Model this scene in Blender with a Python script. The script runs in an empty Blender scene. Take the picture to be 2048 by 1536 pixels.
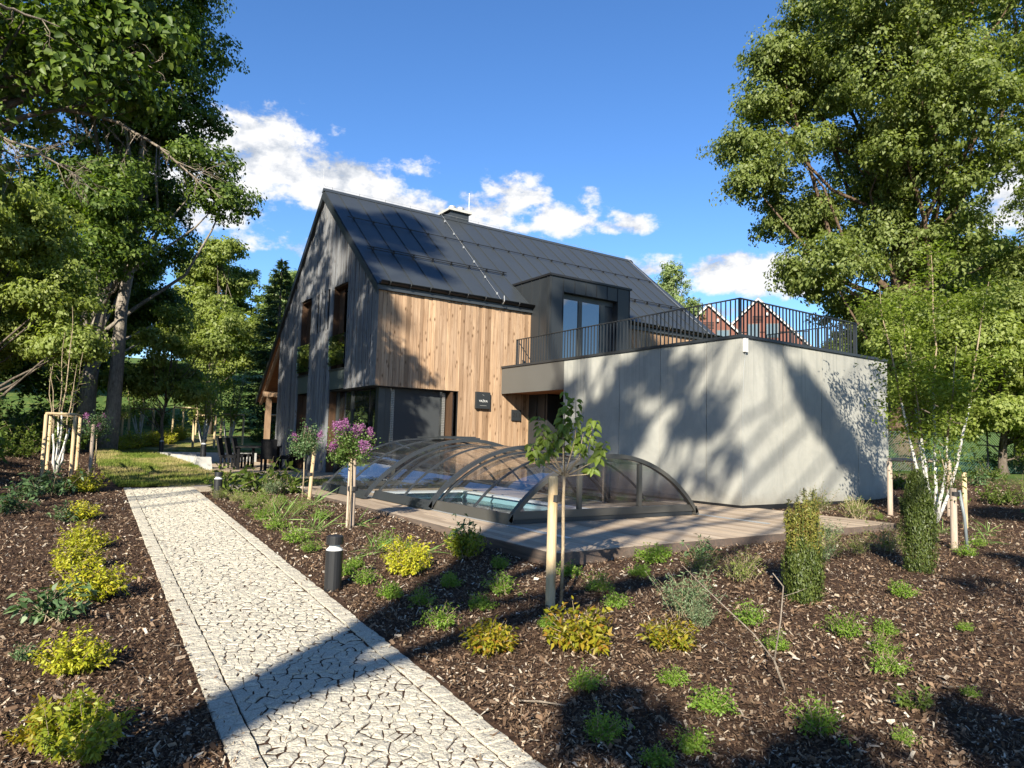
import bpy, math, random
import numpy as np
from mathutils import Vector, Matrix
R_ = math.radians
sc = bpy.context.scene
COL = sc.collection

# ------------------------------------------------------------------ camera
cam = bpy.data.cameras.new('camera'); co = bpy.data.objects.new('camera', cam); COL.objects.link(co)
cam.sensor_width = 36.0; cam.lens = 1364.17/2048*36.0; cam.clip_start = 0.05; cam.clip_end = 3000
yaw, pit, rol = R_(34.139), R_(4.773), R_(1.592)
fw = Vector((math.sin(yaw)*math.cos(pit), math.cos(yaw)*math.cos(pit), math.sin(pit)))
rt = Vector((math.cos(yaw), -math.sin(yaw), 0)); up = rt.cross(fw)
r2 = math.cos(rol)*rt + math.sin(rol)*up; u2 = -math.sin(rol)*rt + math.cos(rol)*up
M = Matrix((r2, u2, -fw)).transposed().to_4x4(); M.translation = (0, 0, 1.2)
co.matrix_world = M; sc.camera = co

# ------------------------------------------------------------------ render settings, exposure
sc.render.engine = 'CYCLES'
sc.view_settings.view_transform = 'Standard'; sc.view_settings.look = 'None'
sc.view_settings.exposure = 1.4; sc.view_settings.gamma = 1.0; sc.view_settings.use_curve_mapping = False
sc.cycles.use_denoising = True; sc.cycles.transparent_max_bounces = 16; sc.cycles.max_bounces = 7
sc.cycles.diffuse_bounces = 3; sc.cycles.glossy_bounces = 3; sc.cycles.transmission_bounces = 5
sc.cycles.sample_clamp_indirect = 6.0; sc.cycles.caustics_reflective = False; sc.cycles.caustics_refractive = False

# ------------------------------------------------------------------ sun and sky
SUN_EL, SUN_AZ = R_(28.0), R_(227.0)          # sun stands behind and to the left of the camera
sd = Vector((math.sin(SUN_AZ)*math.cos(SUN_EL), math.cos(SUN_AZ)*math.cos(SUN_EL), math.sin(SUN_EL)))
sl = bpy.data.lights.new('sun', 'SUN'); sl.energy = 5.0; sl.angle = R_(0.53); sl.color = (1.0, 0.925, 0.775)
so = bpy.data.objects.new('sun', sl); COL.objects.link(so)
so.rotation_euler = sd.to_track_quat('Z', 'Y').to_euler(); so.location = (-20, -20, 30)

world = bpy.data.worlds.new('World'); sc.world = world; world.use_nodes = True
nt = world.node_tree; nt.nodes.clear()
def wn(t, **k):
    n = nt.nodes.new(t)
    for a, b in k.items(): setattr(n, a, b)
    return n
def wmath(op, a, b=None, c=None):
    n = wn('ShaderNodeMath', operation=op)
    for i, v in enumerate((a, b, c)):
        if v is None: continue
        if isinstance(v, (int, float)): n.inputs[i].default_value = v
        else: nt.links.new(v, n.inputs[i])
    return n.outputs[0]
sky = wn('ShaderNodeTexSky', sky_type='NISHITA'); sky.sun_disc = False
sky.sun_elevation = SUN_EL; sky.sun_rotation = SUN_AZ; sky.altitude = 400; sky.air_density = 1.0; sky.dust_density = 0.1; sky.ozone_density = 4.5
tc = wn('ShaderNodeTexCoord'); sep = wn('ShaderNodeSeparateXYZ'); nt.links.new(tc.outputs['Generated'], sep.inputs[0])
az = wmath('ARCTAN2', sep.outputs[0], sep.outputs[1]); el = wmath('ARCSINE', sep.outputs[2])
comb = wn('ShaderNodeCombineXYZ'); nt.links.new(az, comb.inputs[0]); nt.links.new(el, comb.inputs[1])
def wnoise(vec, scale, detail, rough, off=(0, 0, 0), sy=1.5):
    mp = wn('ShaderNodeMapping'); mp.inputs['Location'].default_value = off; mp.inputs['Scale'].default_value = (1, sy, 1)
    nt.links.new(vec, mp.inputs[0])
    n = wn('ShaderNodeTexNoise'); n.inputs['Scale'].default_value = scale; n.inputs['Detail'].default_value = detail; n.inputs['Roughness'].default_value = rough
    nt.links.new(mp.outputs[0], n.inputs['Vector']); return n.outputs[0]
# cumulus banks: centre azimuth, centre elevation, half width, half height (degrees), weight
CLOUDS = [(12.0, 20.8, 6.5, 3.9, 1.08), (19.0, 19.6, 5.5, 3.0, 1.08), (25.5, 18.6, 3.6, 1.7, 1.0), (8, 17.5, 6, 3.0, 1.0), (19.3, 23.8, 1.8, 1.0, .58), (25.6, 21.7, 2.4, .8, .56),
          (31.5, 18.6, 3.2, 2.5, 1.05), (34, 20.0, 2.6, 1.5, 1.02), (38.0, 17.9, 4.2, 1.6, 1.05), (43.0, 17.8, 3.0, 1.0, 1.0), (40, 20.0, 1.3, 1.0, .8),
          (15.5, 14.8, 4.5, 1.3, 1.0), (45.0, 14.4, 3.6, 1.2, 1.08), (50.5, 13.2, 4.4, 1.9, 1.12), (55.5, 13.0, 4.5, 1.9, 1.1), (49, 10.8, 5, 1.0, .9),
          (-12, 19, 8, 3.4, 1.05), (-30, 14, 7, 3, 1.0), (-52, 18, 9, 3.5, 1.05), (-80, 12, 8, 3, 1.0), (75, 17, 8, 3.5, 1.05), (95, 13, 7, 3, 1.0), (118, 19, 8, 3.5, 1.05),
          (140, 14, 9, 3, 1.0), (165, 18, 8, 3.5, 1.05), (-165, 15, 6, 3, 1.0), (-100, 19, 7, 3, 1.0)]
acc = None
for a, e, wa, we, wt in CLOUDS:
    dx = wmath('MULTIPLY', wmath('SUBTRACT', az, R_(a)), 1/R_(wa)); dy = wmath('MULTIPLY', wmath('SUBTRACT', el, R_(e)), 1/R_(we))
    dyb = wmath('MINIMUM', dy, wmath('MULTIPLY', dy, 1.5))          # flatter base, rounder top
    r2_ = wmath('ADD', wmath('MULTIPLY', dx, dx), wmath('MULTIPLY', dyb, dyb))
    v = wmath('MULTIPLY', wmath('SUBTRACT', 1.0, wmath('MULTIPLY', r2_, 0.5)), wt)
    acc = v if acc is None else wmath('SMOOTH_MAX', acc, v, 0.25)
acc = wmath('MAXIMUM', acc, -1.0)
n1 = wnoise(comb.outputs[0], 9.0, 9, .62); n2 = wnoise(comb.outputs[0], 30.0, 6, .6, (3, 1, 0))
n1s = wnoise(comb.outputs[0], 9.0, 9, .62, (0.028, -0.045, 0)); n2s = wnoise(comb.outputs[0], 30.0, 6, .6, (3.012, .985, 0))
dens = wmath('ADD', acc, wmath('ADD', wmath('MULTIPLY', wmath('SUBTRACT', n1, .5), 3.0), wmath('MULTIPLY', wmath('SUBTRACT', n2, .5), 1.7)))
mr = wn('ShaderNodeMapRange', interpolation_type='SMOOTHSTEP'); mr.inputs['From Min'].default_value = .34; mr.inputs['From Max'].default_value = .95
nt.links.new(dens, mr.inputs['Value'])
sh = wmath('ADD', wmath('MULTIPLY', wmath('SUBTRACT', n1, n1s), 4.2), wmath('MULTIPLY', wmath('SUBTRACT', n2, n2s), 1.4))
sh = wmath('ADD', wmath('MULTIPLY', sh, 1.0), .66)
cr = wn('ShaderNodeValToRGB'); cr.color_ramp.elements[0].position = .0; cr.color_ramp.elements[0].color = (.50, .56, .66, 1)
cr.color_ramp.elements[1].position = .8; cr.color_ramp.elements[1].color = (.98, .985, 1, 1)
nt.links.new(sh, cr.inputs[0])
SKY = 0.084
cm = wn('ShaderNodeVectorMath', operation='SCALE'); nt.links.new(cr.outputs[0], cm.inputs[0]); cm.inputs['Scale'].default_value = .40/SKY
mx = wn('ShaderNodeMix', data_type='RGBA'); nt.links.new(mr.outputs[0], mx.inputs['Factor'])
hs_ = wn('ShaderNodeHueSaturation'); hs_.inputs['Saturation'].default_value = 1.14; hs_.inputs['Hue'].default_value = .505; nt.links.new(sky.outputs[0], hs_.inputs['Color']); nt.links.new(hs_.outputs[0], mx.inputs[6]); nt.links.new(cm.outputs[0], mx.inputs[7])
bg = wn('ShaderNodeBackground'); bg.inputs['Strength'].default_value = SKY; nt.links.new(mx.outputs[2], bg.inputs[0])
wo = wn('ShaderNodeOutputWorld'); nt.links.new(bg.outputs[0], wo.inputs[0])

# ------------------------------------------------------------------ materials
class G:
    def __init__(s, name):
        s.m = bpy.data.materials.new(name); s.m.use_nodes = True; s.t = s.m.node_tree; s.t.nodes.clear()
        s.out = s.t.nodes.new('ShaderNodeOutputMaterial')
    def n(s, typ, ins=None, **k):
        n = s.t.nodes.new(typ)
        for a, b in k.items(): setattr(n, a, b)
        for a, b in (ins or {}).items(): s.set(n.inputs[a], b)
        return n
    def set(s, inp, v):
        if hasattr(v, 'is_output') or isinstance(v, bpy.types.NodeSocket): s.t.links.new(v, inp)
        else: inp.default_value = v
    def mth(s, op, *a):
        n = s.t.nodes.new('ShaderNodeMath'); n.operation = op
        for i, v in enumerate(a): s.set(n.inputs[i], v)
        return n.outputs[0]
    def coord(s, kind='Object', scale=(1, 1, 1), off=None):
        c = s.n('ShaderNodeTexCoord').outputs[kind]
        m = s.n('ShaderNodeMapping'); s.set(m.inputs[0], c); m.inputs['Scale'].default_value = scale
        if off is not None: s.set(m.inputs['Location'], off)
        return m.outputs[0]
    def wpos(s, scale=(1, 1, 1)):
        m = s.n('ShaderNodeMapping'); s.set(m.inputs[0], s.n('ShaderNodeNewGeometry').outputs['Position']); m.inputs['Scale'].default_value = scale
        return m.outputs[0]
    def noise(s, vec, scale, detail=4, rough=.55, dist=0):
        n = s.n('ShaderNodeTexNoise', {'Scale': scale, 'Detail': detail, 'Roughness': rough, 'Distortion': dist}); s.set(n.inputs['Vector'], vec); return n.outputs[0]
    def ramp(s, fac, stops):
        n = s.t.nodes.new('ShaderNodeValToRGB'); s.set(n.inputs[0], fac); e = n.color_ramp.elements
        while len(e) > len(stops): e.remove(e[-1])
        while len(e) < len(stops): e.new(1)
        for x, (p, c) in zip(e, stops): x.position = p; x.color = (*c, 1) if len(c) == 3 else c
        return n.outputs[0]
    def mix(s, f, a, b, blend='MIX'):
        n = s.t.nodes.new('ShaderNodeMix'); n.data_type = 'RGBA'; n.blend_type = blend
        s.set(n.inputs['Factor'], f)
        for i, v in ((6, a), (7, b)): s.set(n.inputs[i], (*v, 1) if isinstance(v, tuple) and len(v) == 3 else v)
        return n.outputs[2]
    def island(s): return s.n('ShaderNodeNewGeometry').outputs['Random Per Island']
    def orand(s): return s.n('ShaderNodeObjectInfo').outputs['Random']
    def bump(s, hgt, strength=.3, dist=.02):
        n = s.n('ShaderNodeBump', {'Strength': strength, 'Distance': dist}); s.set(n.inputs['Height'], hgt); return n.outputs[0]
    def pbr(s, col, rough=.6, metal=0, normal=None, spec=.5):
        n = s.n('ShaderNodeBsdfPrincipled')
        s.set(n.inputs['Base Color'], (*col, 1) if isinstance(col, tuple) and len(col) == 3 else col)
        s.set(n.inputs['Roughness'], rough); n.inputs['Metallic'].default_value = metal; n.inputs['Specular IOR Level'].default_value = spec
        if normal is not None: s.set(n.inputs['Normal'], normal)
        return n.outputs[0]
    def fin(s, sh): s.t.links.new(sh, s.out.inputs[0]); return s.m

LB = 1.6
def m_leaf(name, cols, trans=.34, rough=.5, tscale=1.5):
    trans = min(.46, trans*1.25)
    g = G(name); r = g.island(); cols = [tuple(v*LB for v in k) for k in cols] if max(cols[-1]) < .3 else cols
    c = g.ramp(r, [(i/(len(cols)-1) if len(cols) > 1 else 0, k) for i, k in enumerate(cols)])
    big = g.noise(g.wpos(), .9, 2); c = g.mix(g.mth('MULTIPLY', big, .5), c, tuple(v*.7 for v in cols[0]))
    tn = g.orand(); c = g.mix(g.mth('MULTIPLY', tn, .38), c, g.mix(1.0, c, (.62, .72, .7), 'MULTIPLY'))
    p = g.pbr(c, rough, spec=.35)
    tcol = g.mix(1.0, c, (tscale, tscale*1.05, .55), 'MULTIPLY')
    t = g.n('ShaderNodeBsdfTranslucent'); g.set(t.inputs[0], tcol)
    mx = g.n('ShaderNodeMixShader', {0: trans}); g.set(mx.inputs[1], p); g.set(mx.inputs[2], t.outputs[0])
    return g.fin(mx.outputs[0])
def m_plain(name, col, rough=.6, metal=0, nz=.12, scale=6, bump=0, spec=.5):
    g = G(name); n = g.noise(g.wpos(), scale, 5)
    c = g.mix(n, tuple(v*(1-nz) for v in col), tuple(min(1, v*(1+nz)) for v in col))
    return g.fin(g.pbr(c, rough, metal, g.bump(g.noise(g.wpos(), scale*12, 4), bump, .01) if bump else None, spec))
def m_wood(name, cols, knot=(.09, .045, .02), gs=(26, 26, 1.1), axis=2, kn=True, rough=.75, var=.55, grey=None):
    g = G(name); rnd = g.orand()
    off = g.n('ShaderNodeCombineXYZ', {0: g.mth('MULTIPLY', rnd, 37.0), 1: g.mth('MULTIPLY', rnd, 91.0), 2: g.mth('MULTIPLY', rnd, 53.0)}).outputs[0]
    s = [gs[0]]*3; s[axis] = gs[2]
    v = g.coord('Object', tuple(s), off)
    gr = g.noise(v, 1.0, 7, .65, 1.2)
    c = g.ramp(gr, [(.22, cols[0]), (.48, cols[1]), (.8, cols[2])])
    tone = g.ramp(g.mth('FRACT', g.mth('MULTIPLY', rnd, 7.31)), [(0, (.62, .56, .5)), (.5, (.95, .92, .9)), (1, (1.25, 1.2, 1.12))])
    c = g.mix(var, c, g.mix(1.0, c, tone, 'MULTIPLY'))
    s2 = [2.2]*3; s2[axis] = .5
    st = g.noise(g.coord('Object', tuple(s2), off), 1.6, 4)
    c = g.mix(g.mth('MULTIPLY', g.mth('GREATER_THAN', st, .4), g.mth('MULTIPLY', g.mth('SUBTRACT', st, .4), 1.5)), c, g.mix(1.0, c, (.6, .5, .42), 'MULTIPLY'))
    if kn:
        s3 = [7.0]*3; s3[axis] = 3.2
        vo = g.n('ShaderNodeTexVoronoi', {'Scale': 1.0, 'Randomness': 1.0}); g.set(vo.inputs['Vector'], g.coord('Object', tuple(s3), off))
        k = g.ramp(vo.outputs['Distance'], [(.05, (1, 1, 1)), (.17, (.35, .35, .35)), (.26, (0, 0, 0))])
        c = g.mix(k, c, knot)
    return g.fin(g.pbr(c, rough, 0, g.bump(gr, .35, .006), .3))
def schlick(g, f0, normal=None):
    ge = g.n('ShaderNodeNewGeometry'); d = g.n('ShaderNodeVectorMath', operation='DOT_PRODUCT'); g.set(d.inputs[0], normal or ge.outputs['Normal']); g.set(d.inputs[1], ge.outputs['Incoming'])
    c = g.mth('SUBTRACT', 1.0, g.mth('MINIMUM', g.mth('ABSOLUTE', d.outputs['Value']), 1.0))
    return g.mth('ADD', f0, g.mth('MULTIPLY', 1-f0, g.mth('POWER', c, 5.0)))
def m_glass(name, tint=(.93, .95, .95), f0=.06, rough=.01, refl=(1, 1, 1)):
    g = G(name)
    t = g.n('ShaderNodeBsdfTransparent'); t.inputs[0].default_value = (*tint, 1)
    gl = g.n('ShaderNodeBsdfGlossy', {'Roughness': rough}); gl.inputs[0].default_value = (*refl, 1)
    mx = g.n('ShaderNodeMixShader'); g.set(mx.inputs[0], schlick(g, f0)); g.set(mx.inputs[1], t.outputs[0]); g.set(mx.inputs[2], gl.outputs[0])
    return g.fin(mx.outputs[0])

MT = {}
MT['larch'] = m_wood('larch_cladding', [(.12, .075, .045), (.305, .21, .136), (.48, .365, .262)], gs=(32, 32, .8), var=.95)
MT['grey_board'] = m_wood('weathered_grey_cladding', [(.07, .076, .086), (.155, .166, .182), (.27, .278, .29)], knot=(.07, .06, .05), gs=(34, 34, .9), var=.75)
MT['deckwood'] = m_wood('deck_boards', [(.20, .15, .105), (.375, .305, .23), (.50, .43, .345)], gs=(40, 40, 1.3), axis=1, kn=False, var=.7)
MT['soffit'] = m_wood('soffit_boards', [(.13, .055, .025), (.24, .11, .05), (.33, .17, .08)], axis=0, kn=False)
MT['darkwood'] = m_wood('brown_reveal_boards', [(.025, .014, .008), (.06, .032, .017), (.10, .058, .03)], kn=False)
MT['beam'] = m_wood('timber_beam', [(.16, .10, .06), (.28, .19, .125), (.4, .3, .2)], kn=False)
MT['stake'] = m_wood('peeled_stake', [(.33, .24, .125), (.48, .37, .22), (.60, .49, .33)], gs=(30, 30, 3), kn=True, knot=(.3, .18, .08), var=.3)
MT['stake_grey'] = m_wood('weathered_stake', [(.22, .17, .13), (.36, .29, .23), (.48, .41, .34)], gs=(30, 30, 3), kn=False, var=.3)
MT['roof'] = m_plain('anthracite_roof_sheet', (.030, .035, .040), .42, .0, .1, 1.5, spec=.45)
MT['metal'] = m_plain('anthracite_sheet', (.021, .024, .027), .42, .0, .1, 2, spec=.4)
MT['fascia'] = m_plain('taupe_grey_metal', (.085, .084, .078), .45, 0, .08, 2)
MT['black'] = m_plain('black_powder_coat', (.012, .012, .013), .45, 0, .1, 3)
MT['dark'] = m_plain('dark_interior', (.006, .006, .006), .9)
MT['frame'] = m_plain('dark_window_frame', (.03, .034, .034), .45)
MT['greenpanel'] = m_plain('grey_green_panel', (.075, .09, .085), .35)
MT['alu'] = m_plain('bronze_grey_aluminium', (.105, .10, .09), .35, .5, .06, 5)
MT['alu_dark'] = m_plain('dark_grey_aluminium', (.045, .05, .055), .35, .4, .06, 5)
MT['rail'] = m_plain('bright_track', (.55, .58, .6), .35, .7, .08, 6)
MT['galv'] = m_plain('galvanised_steel', (.5, .5, .48), .4, .6, .1, 8)
MT['white'] = m_plain('white_plastic', (.5, .5, .49), .5)
MT['pool'] = m_plain('pool_shell', (.36, .62, .68), .4, 0, .06, 1)
MT['poolrim'] = m_plain('pool_rim', (.78, .8, .8), .45, 0, .05, 2)
MT['corten'] = m_wood('weathered_edge_board', [(.05, .042, .038), (.10, .08, .068), (.17, .11, .08)], axis=1, kn=False)
MT['rubber'] = m_plain('rubber_strap', (.01, .01, .011), .7)
MT['rattan'] = m_plain('black_rattan', (.010, .010, .011), .75, 0, .3, 60, .3, .12)
MT['pvc'] = m_plain('grey_hose', (.14, .16, .17), .5)
MT['greenmesh'] = m_plain('green_fence_mesh', (.018, .07, .045), .6, 0, .2, 4)
MT['blind'] = m_plain('charcoal_blind', (.028, .032, .035), .8, 0, .1, 20)
MT['pane_house'] = (lambda g: g.fin(g.pbr((.012, .014, .014), .02, 0, None, 1.0)))(G('dark_reflecting_glass'))
MT['pane_house'].node_tree.nodes['Principled BSDF'].inputs['IOR'].default_value = 2.1
MT['balglass'] = m_glass('clear_guard_glass', (.80, .86, .82), .26)
def m_poly(name, tint, f0, haze):
    g = G(name); t = g.n('ShaderNodeBsdfTransparent'); t.inputs[0].default_value = (*tint, 1)
    gl = g.n('ShaderNodeBsdfGlossy', {'Roughness': .015}); mx = g.n('ShaderNodeMixShader'); g.set(mx.inputs[0], schlick(g, f0)); g.set(mx.inputs[1], t.outputs[0]); g.set(mx.inputs[2], gl.outputs[0])
    df = g.n('ShaderNodeBsdfDiffuse'); df.inputs[0].default_value = (.62, .63, .64, 1); m2 = g.n('ShaderNodeMixShader')  # pale diffuse haze mixed in so the clear sheets show as lit surfaces
    dn = g.noise(g.wpos((1, 1, 1)), 3.0, 7, .75, .8); g.set(m2.inputs[0], g.mth('MULTIPLY', g.mth('MAXIMUM', g.mth('SUBTRACT', dn, .3), 0.0), haze)); g.set(m2.inputs[1], mx.outputs[0]); g.set(m2.inputs[2], df.outputs[0]); return g.fin(m2.outputs[0])
MT['encl'] = m_poly('enclosure_glazing', (.85, .88, .90), .27, .06)
MT['enclend'] = m_poly('enclosure_end_glazing', (.68, .70, .76), .2, .06)
def concrete():
    g = G('fibre_cement_panel'); w = g.wpos()
    c = g.ramp(g.noise(w, 1.1, 6, .6), [(.25, (.27, .262, .23)), (.6, (.35, .34, .30)), (.85, (.415, .405, .365))])
    st = g.noise(g.wpos((5, 5, .35)), 1, 5, .6)
    c = g.mix(g.mth('MULTIPLY', g.mth('SUBTRACT', st, .35), .55), c, (.22, .225, .215))
    sc_ = g.noise(g.wpos((1.2, 1.2, 3.0)), 4, 8, .75, 2.0)
    c = g.mix(g.ramp(sc_, [(.60, (0, 0, 0)), (.70, (.28, .28, .28))]), c, (.48, .48, .47))
    c = g.mix(g.mth('MULTIPLY', g.orand(), .3), c, (.22, .225, .212))
    blot = g.noise(g.wpos((.8, .8, .5)), 2.2, 7, .7, 1.5); c = g.mix(g.ramp(blot, [(.45, (0, 0, 0)), (.7, (.45, .45, .45))]), c, (.20, .205, .19))
    sz_ = g.n('ShaderNodeSeparateXYZ'); g.set(sz_.inputs[0], w); dr = g.noise(g.wpos((9, 9, .12)), 1.3, 5, .65); c = g.mix(g.mth('MULTIPLY', g.ramp(dr, [(.52, (0, 0, 0)), (.66, (.6, .6, .6))]), g.n('ShaderNodeMapRange', {'Value': sz_.outputs[2], 'From Min': 1.2, 'From Max': 3.4}).outputs[0]), c, (.185, .19, .175)); spl = g.mth('SUBTRACT', g.mth('MULTIPLY', g.noise(w, 5, 5, .7), .7), sz_.outputs[2]); c = g.mix(g.ramp(spl, [(.02, (0, 0, 0)), (.35, (.55, .55, .55))]), c, (.17, .15, .12))
    return g.fin(g.pbr(c, .75, 0, g.bump(g.noise(w, 60, 4), .1, .004), .3))
MT['cement'] = concrete()
def cast_concrete():
    g = G('cast_concrete'); w = g.wpos()
    c = g.ramp(g.noise(w, 2.5, 6), [(.3, (.30, .29, .27)), (.7, (.47, .46, .43))])
    return g.fin(g.pbr(c, .85, 0, g.bump(g.noise(w, 40, 4), .25, .01), .2))
MT['concrete'] = cast_concrete()
def granite():
    g = G('split_granite'); w = g.wpos()
    sp = g.noise(w, 95, 3, .7); big = g.noise(w, 3.0, 3)
    c = g.ramp(sp, [(.30, (.13, .115, .10)), (.42, (.36, .33, .265)), (.60, (.52, .48, .385)), (.8, (.64, .60, .51))])
    c = g.mix(g.mth('MULTIPLY', g.island(), .35), c, (.42, .37, .30))
    c = g.mix(g.mth('MULTIPLY', big, .25), c, (.50, .45, .36))
    b = g.mth('ADD', g.noise(w, 26, 4, .6), g.mth('MULTIPLY', sp, .35))
    return g.fin(g.pbr(c, .85, 0, g.bump(b, 1.0, .02), .25))
MT['granite'] = granite()
def joint():
    g = G('sand_joint'); c = g.ramp(g.noise(g.wpos(), 40, 4), [(.3, (.17, .14, .105)), (.7, (.36, .31, .245))])
    return g.fin(g.pbr(c, .95))
MT['joint'] = joint()
def chips():
    g = G('bark_chips'); r = g.island()
    c = g.ramp(r, [(0, (.038, .022, .012)), (.3, (.092, .054, .030)), (.54, (.158, .098, .057)), (.73, (.23, .152, .095)), (.86, (.32, .235, .16)), (.94, (.44, .365, .275)), (.985, (.58, .52, .43))])
    c = g.mix(g.mth('MULTIPLY', g.noise(g.wpos((30, 30, 30)), 2, 4), .55), c, (.05, .03, .02))
    c = g.mix(g.ramp(g.noise(g.wpos(), 1.1, 4, .6), [(.45, (0, 0, 0)), (.68, (.6, .6, .6))]), c, g.mix(1.0, c, (.45, .42, .4), 'MULTIPLY'))
    return g.fin(g.pbr(c, .85, 0, None, .25))
MT['chips'] = chips()
def terrain():
    g = G('garden_soil_and_grass'); w = g.wpos(); s = g.n('ShaderNodeSeparateXYZ'); g.set(s.inputs[0], w)
    soil = g.ramp(g.noise(w, 22, 8, .7), [(.28, (.018, .0105, .007)), (.5, (.052, .029, .018)), (.72, (.115, .068, .045))])
    sand = g.ramp(g.noise(w, 9, 8, .7), [(.3, (.17, .115, .075)), (.7, (.36, .27, .19))])
    grass = g.ramp(g.noise(w, 1.6, 8, .7), [(.3, (.03, .06, .012)), (.5, (.065, .115, .022)), (.75, (.20, .19, .06))])
    dx = g.mth('ADD', s.outputs[0], 2.6); dy = g.mth('MULTIPLY', g.mth('SUBTRACT', s.outputs[1], 17.5), .42)
    rr = g.mth('ADD', g.mth('MULTIPLY', dx, dx), g.mth('MULTIPLY', dy, dy))
    f = g.ramp(g.mth('ADD', rr, g.mth('MULTIPLY', g.noise(w, 1.3, 4), 3.0)), [(.0, (1, 1, 1)), (1, (0, 0, 0))])
    f2 = g.mth('SUBTRACT', 1.0, g.mth('MULTIPLY', g.mth('SUBTRACT', g.mth('ADD', rr, g.mth('MULTIPLY', g.noise(w, 1.3, 4), 3.0)), 1.8), .6))
    f2 = g.n('ShaderNodeClamp', {0: f2}).outputs[0]
    c = g.mix(f2, soil, sand)
    far = g.n('ShaderNodeMapRange', {'Value': g.mth('ADD', s.outputs[1], g.mth('MULTIPLY', g.noise(w, .7, 4), 3.0)), 'From Min': 36.5, 'From Max': 38.5}).outputs[0]
    rt_ = g.n('ShaderNodeMapRange', {'Value': g.mth('ADD', s.outputs[0], g.mth('MULTIPLY', g.noise(w, .5, 4), 6.0)), 'From Min': 24, 'From Max': 29}).outputs[0]
    c = g.mix(g.mth('MAXIMUM', far, rt_), c, grass)
    return g.fin(g.pbr(c, .95, 0, g.bump(g.noise(w, 30, 8, .7), .9, .03), .15))
MT['terrain'] = terrain()
def lawn():
    g = G('lawn_turf'); w = g.wpos()
    n = g.noise(w, .55, 6, .62, .6)
    c = g.ramp(n, [(.34, (.075, .125, .018)), (.46, (.16, .18, .04)), (.54, (.34, .28, .12)), (.68, (.42, .33, .18))])
    c = g.mix(g.mth('MULTIPLY', g.noise(w, 35, 4), .5), c, (.055, .075, .018))
    return g.fin(g.pbr(c, .95, 0, g.bump(g.noise(w, 60, 5), .8, .03), .15))
MT['lawn'] = lawn()
def blades():
    g = G('grass_blades'); w = g.wpos()
    n = g.noise(w, .55, 6, .62, .6)
    c = g.ramp(n, [(.34, (.11, .18, .022)), (.46, (.19, .22, .04)), (.54, (.38, .32, .13)), (.68, (.46, .36, .19))])
    c = g.mix(g.mth('MULTIPLY', g.island(), .5), c, (.07, .10, .02))
    p = g.pbr(c, .7, spec=.2); t = g.n('ShaderNodeBsdfTranslucent'); g.set(t.inputs[0], c)
    m = g.n('ShaderNodeMixShader', {0: .3}); g.set(m.inputs[1], p); g.set(m.inputs[2], t.outputs[0]); return g.fin(m.outputs[0])
MT['blades'] = blades()
def bark(name, a, b, sc_=6):
    g = G(name); w = g.wpos((1, 1, .3)); n = g.noise(w, sc_*2.5, 7, .7, .6)
    c = g.ramp(n, [(.3, a), (.65, b)]); return g.fin(g.pbr(c, .95, 0, g.bump(n, .9, .05), .15))
MT['bark'] = bark('grey_brown_bark', (.05, .04, .03), (.16, .13, .105))
MT['bark_pale'] = bark('pale_bark', (.10, .085, .068), (.29, .255, .215))
MT['bark_brown'] = bark('furrowed_brown_bark', (.045, .03, .02), (.16, .11, .075))
MT['twig'] = bark('dry_twig', (.13, .105, .08), (.30, .25, .20))
MT['whitewash'] = bark('whitewashed_stem', (.22, .20, .17), (.66, .65, .62), 5)
MT['sapstem'] = bark('sapling_stem', (.16, .12, .08), (.38, .30, .2))
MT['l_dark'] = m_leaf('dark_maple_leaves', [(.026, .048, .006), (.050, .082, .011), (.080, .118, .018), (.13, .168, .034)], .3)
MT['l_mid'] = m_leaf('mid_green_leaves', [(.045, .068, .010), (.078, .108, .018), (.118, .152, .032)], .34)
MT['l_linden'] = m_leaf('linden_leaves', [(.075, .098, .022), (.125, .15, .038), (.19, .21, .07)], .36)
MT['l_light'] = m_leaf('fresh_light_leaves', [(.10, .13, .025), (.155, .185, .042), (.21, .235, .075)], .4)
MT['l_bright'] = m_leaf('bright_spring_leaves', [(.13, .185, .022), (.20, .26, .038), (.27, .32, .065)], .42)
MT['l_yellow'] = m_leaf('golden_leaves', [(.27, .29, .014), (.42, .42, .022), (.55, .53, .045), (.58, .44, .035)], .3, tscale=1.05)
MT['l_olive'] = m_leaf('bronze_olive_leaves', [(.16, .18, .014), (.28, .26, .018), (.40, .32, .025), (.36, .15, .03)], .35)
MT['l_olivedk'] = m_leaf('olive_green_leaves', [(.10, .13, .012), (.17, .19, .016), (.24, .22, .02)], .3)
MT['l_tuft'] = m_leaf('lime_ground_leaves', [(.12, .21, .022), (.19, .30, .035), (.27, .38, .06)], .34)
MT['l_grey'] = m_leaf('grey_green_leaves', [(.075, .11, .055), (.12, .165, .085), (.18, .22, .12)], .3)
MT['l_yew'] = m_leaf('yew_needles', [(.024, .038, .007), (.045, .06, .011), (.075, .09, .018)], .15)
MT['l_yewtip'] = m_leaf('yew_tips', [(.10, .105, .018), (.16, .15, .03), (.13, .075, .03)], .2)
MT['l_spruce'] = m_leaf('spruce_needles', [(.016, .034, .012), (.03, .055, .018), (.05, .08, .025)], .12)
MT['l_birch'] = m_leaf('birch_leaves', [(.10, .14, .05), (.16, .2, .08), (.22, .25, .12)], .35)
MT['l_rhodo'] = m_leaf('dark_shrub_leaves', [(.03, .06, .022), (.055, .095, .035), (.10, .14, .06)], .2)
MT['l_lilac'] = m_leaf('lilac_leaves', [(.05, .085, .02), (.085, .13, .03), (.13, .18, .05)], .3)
MT['flower'] = m_leaf('lilac_blossom', [(.26, .075, .22), (.38, .14, .33), (.50, .26, .44)], .25, tscale=1.0)
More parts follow.
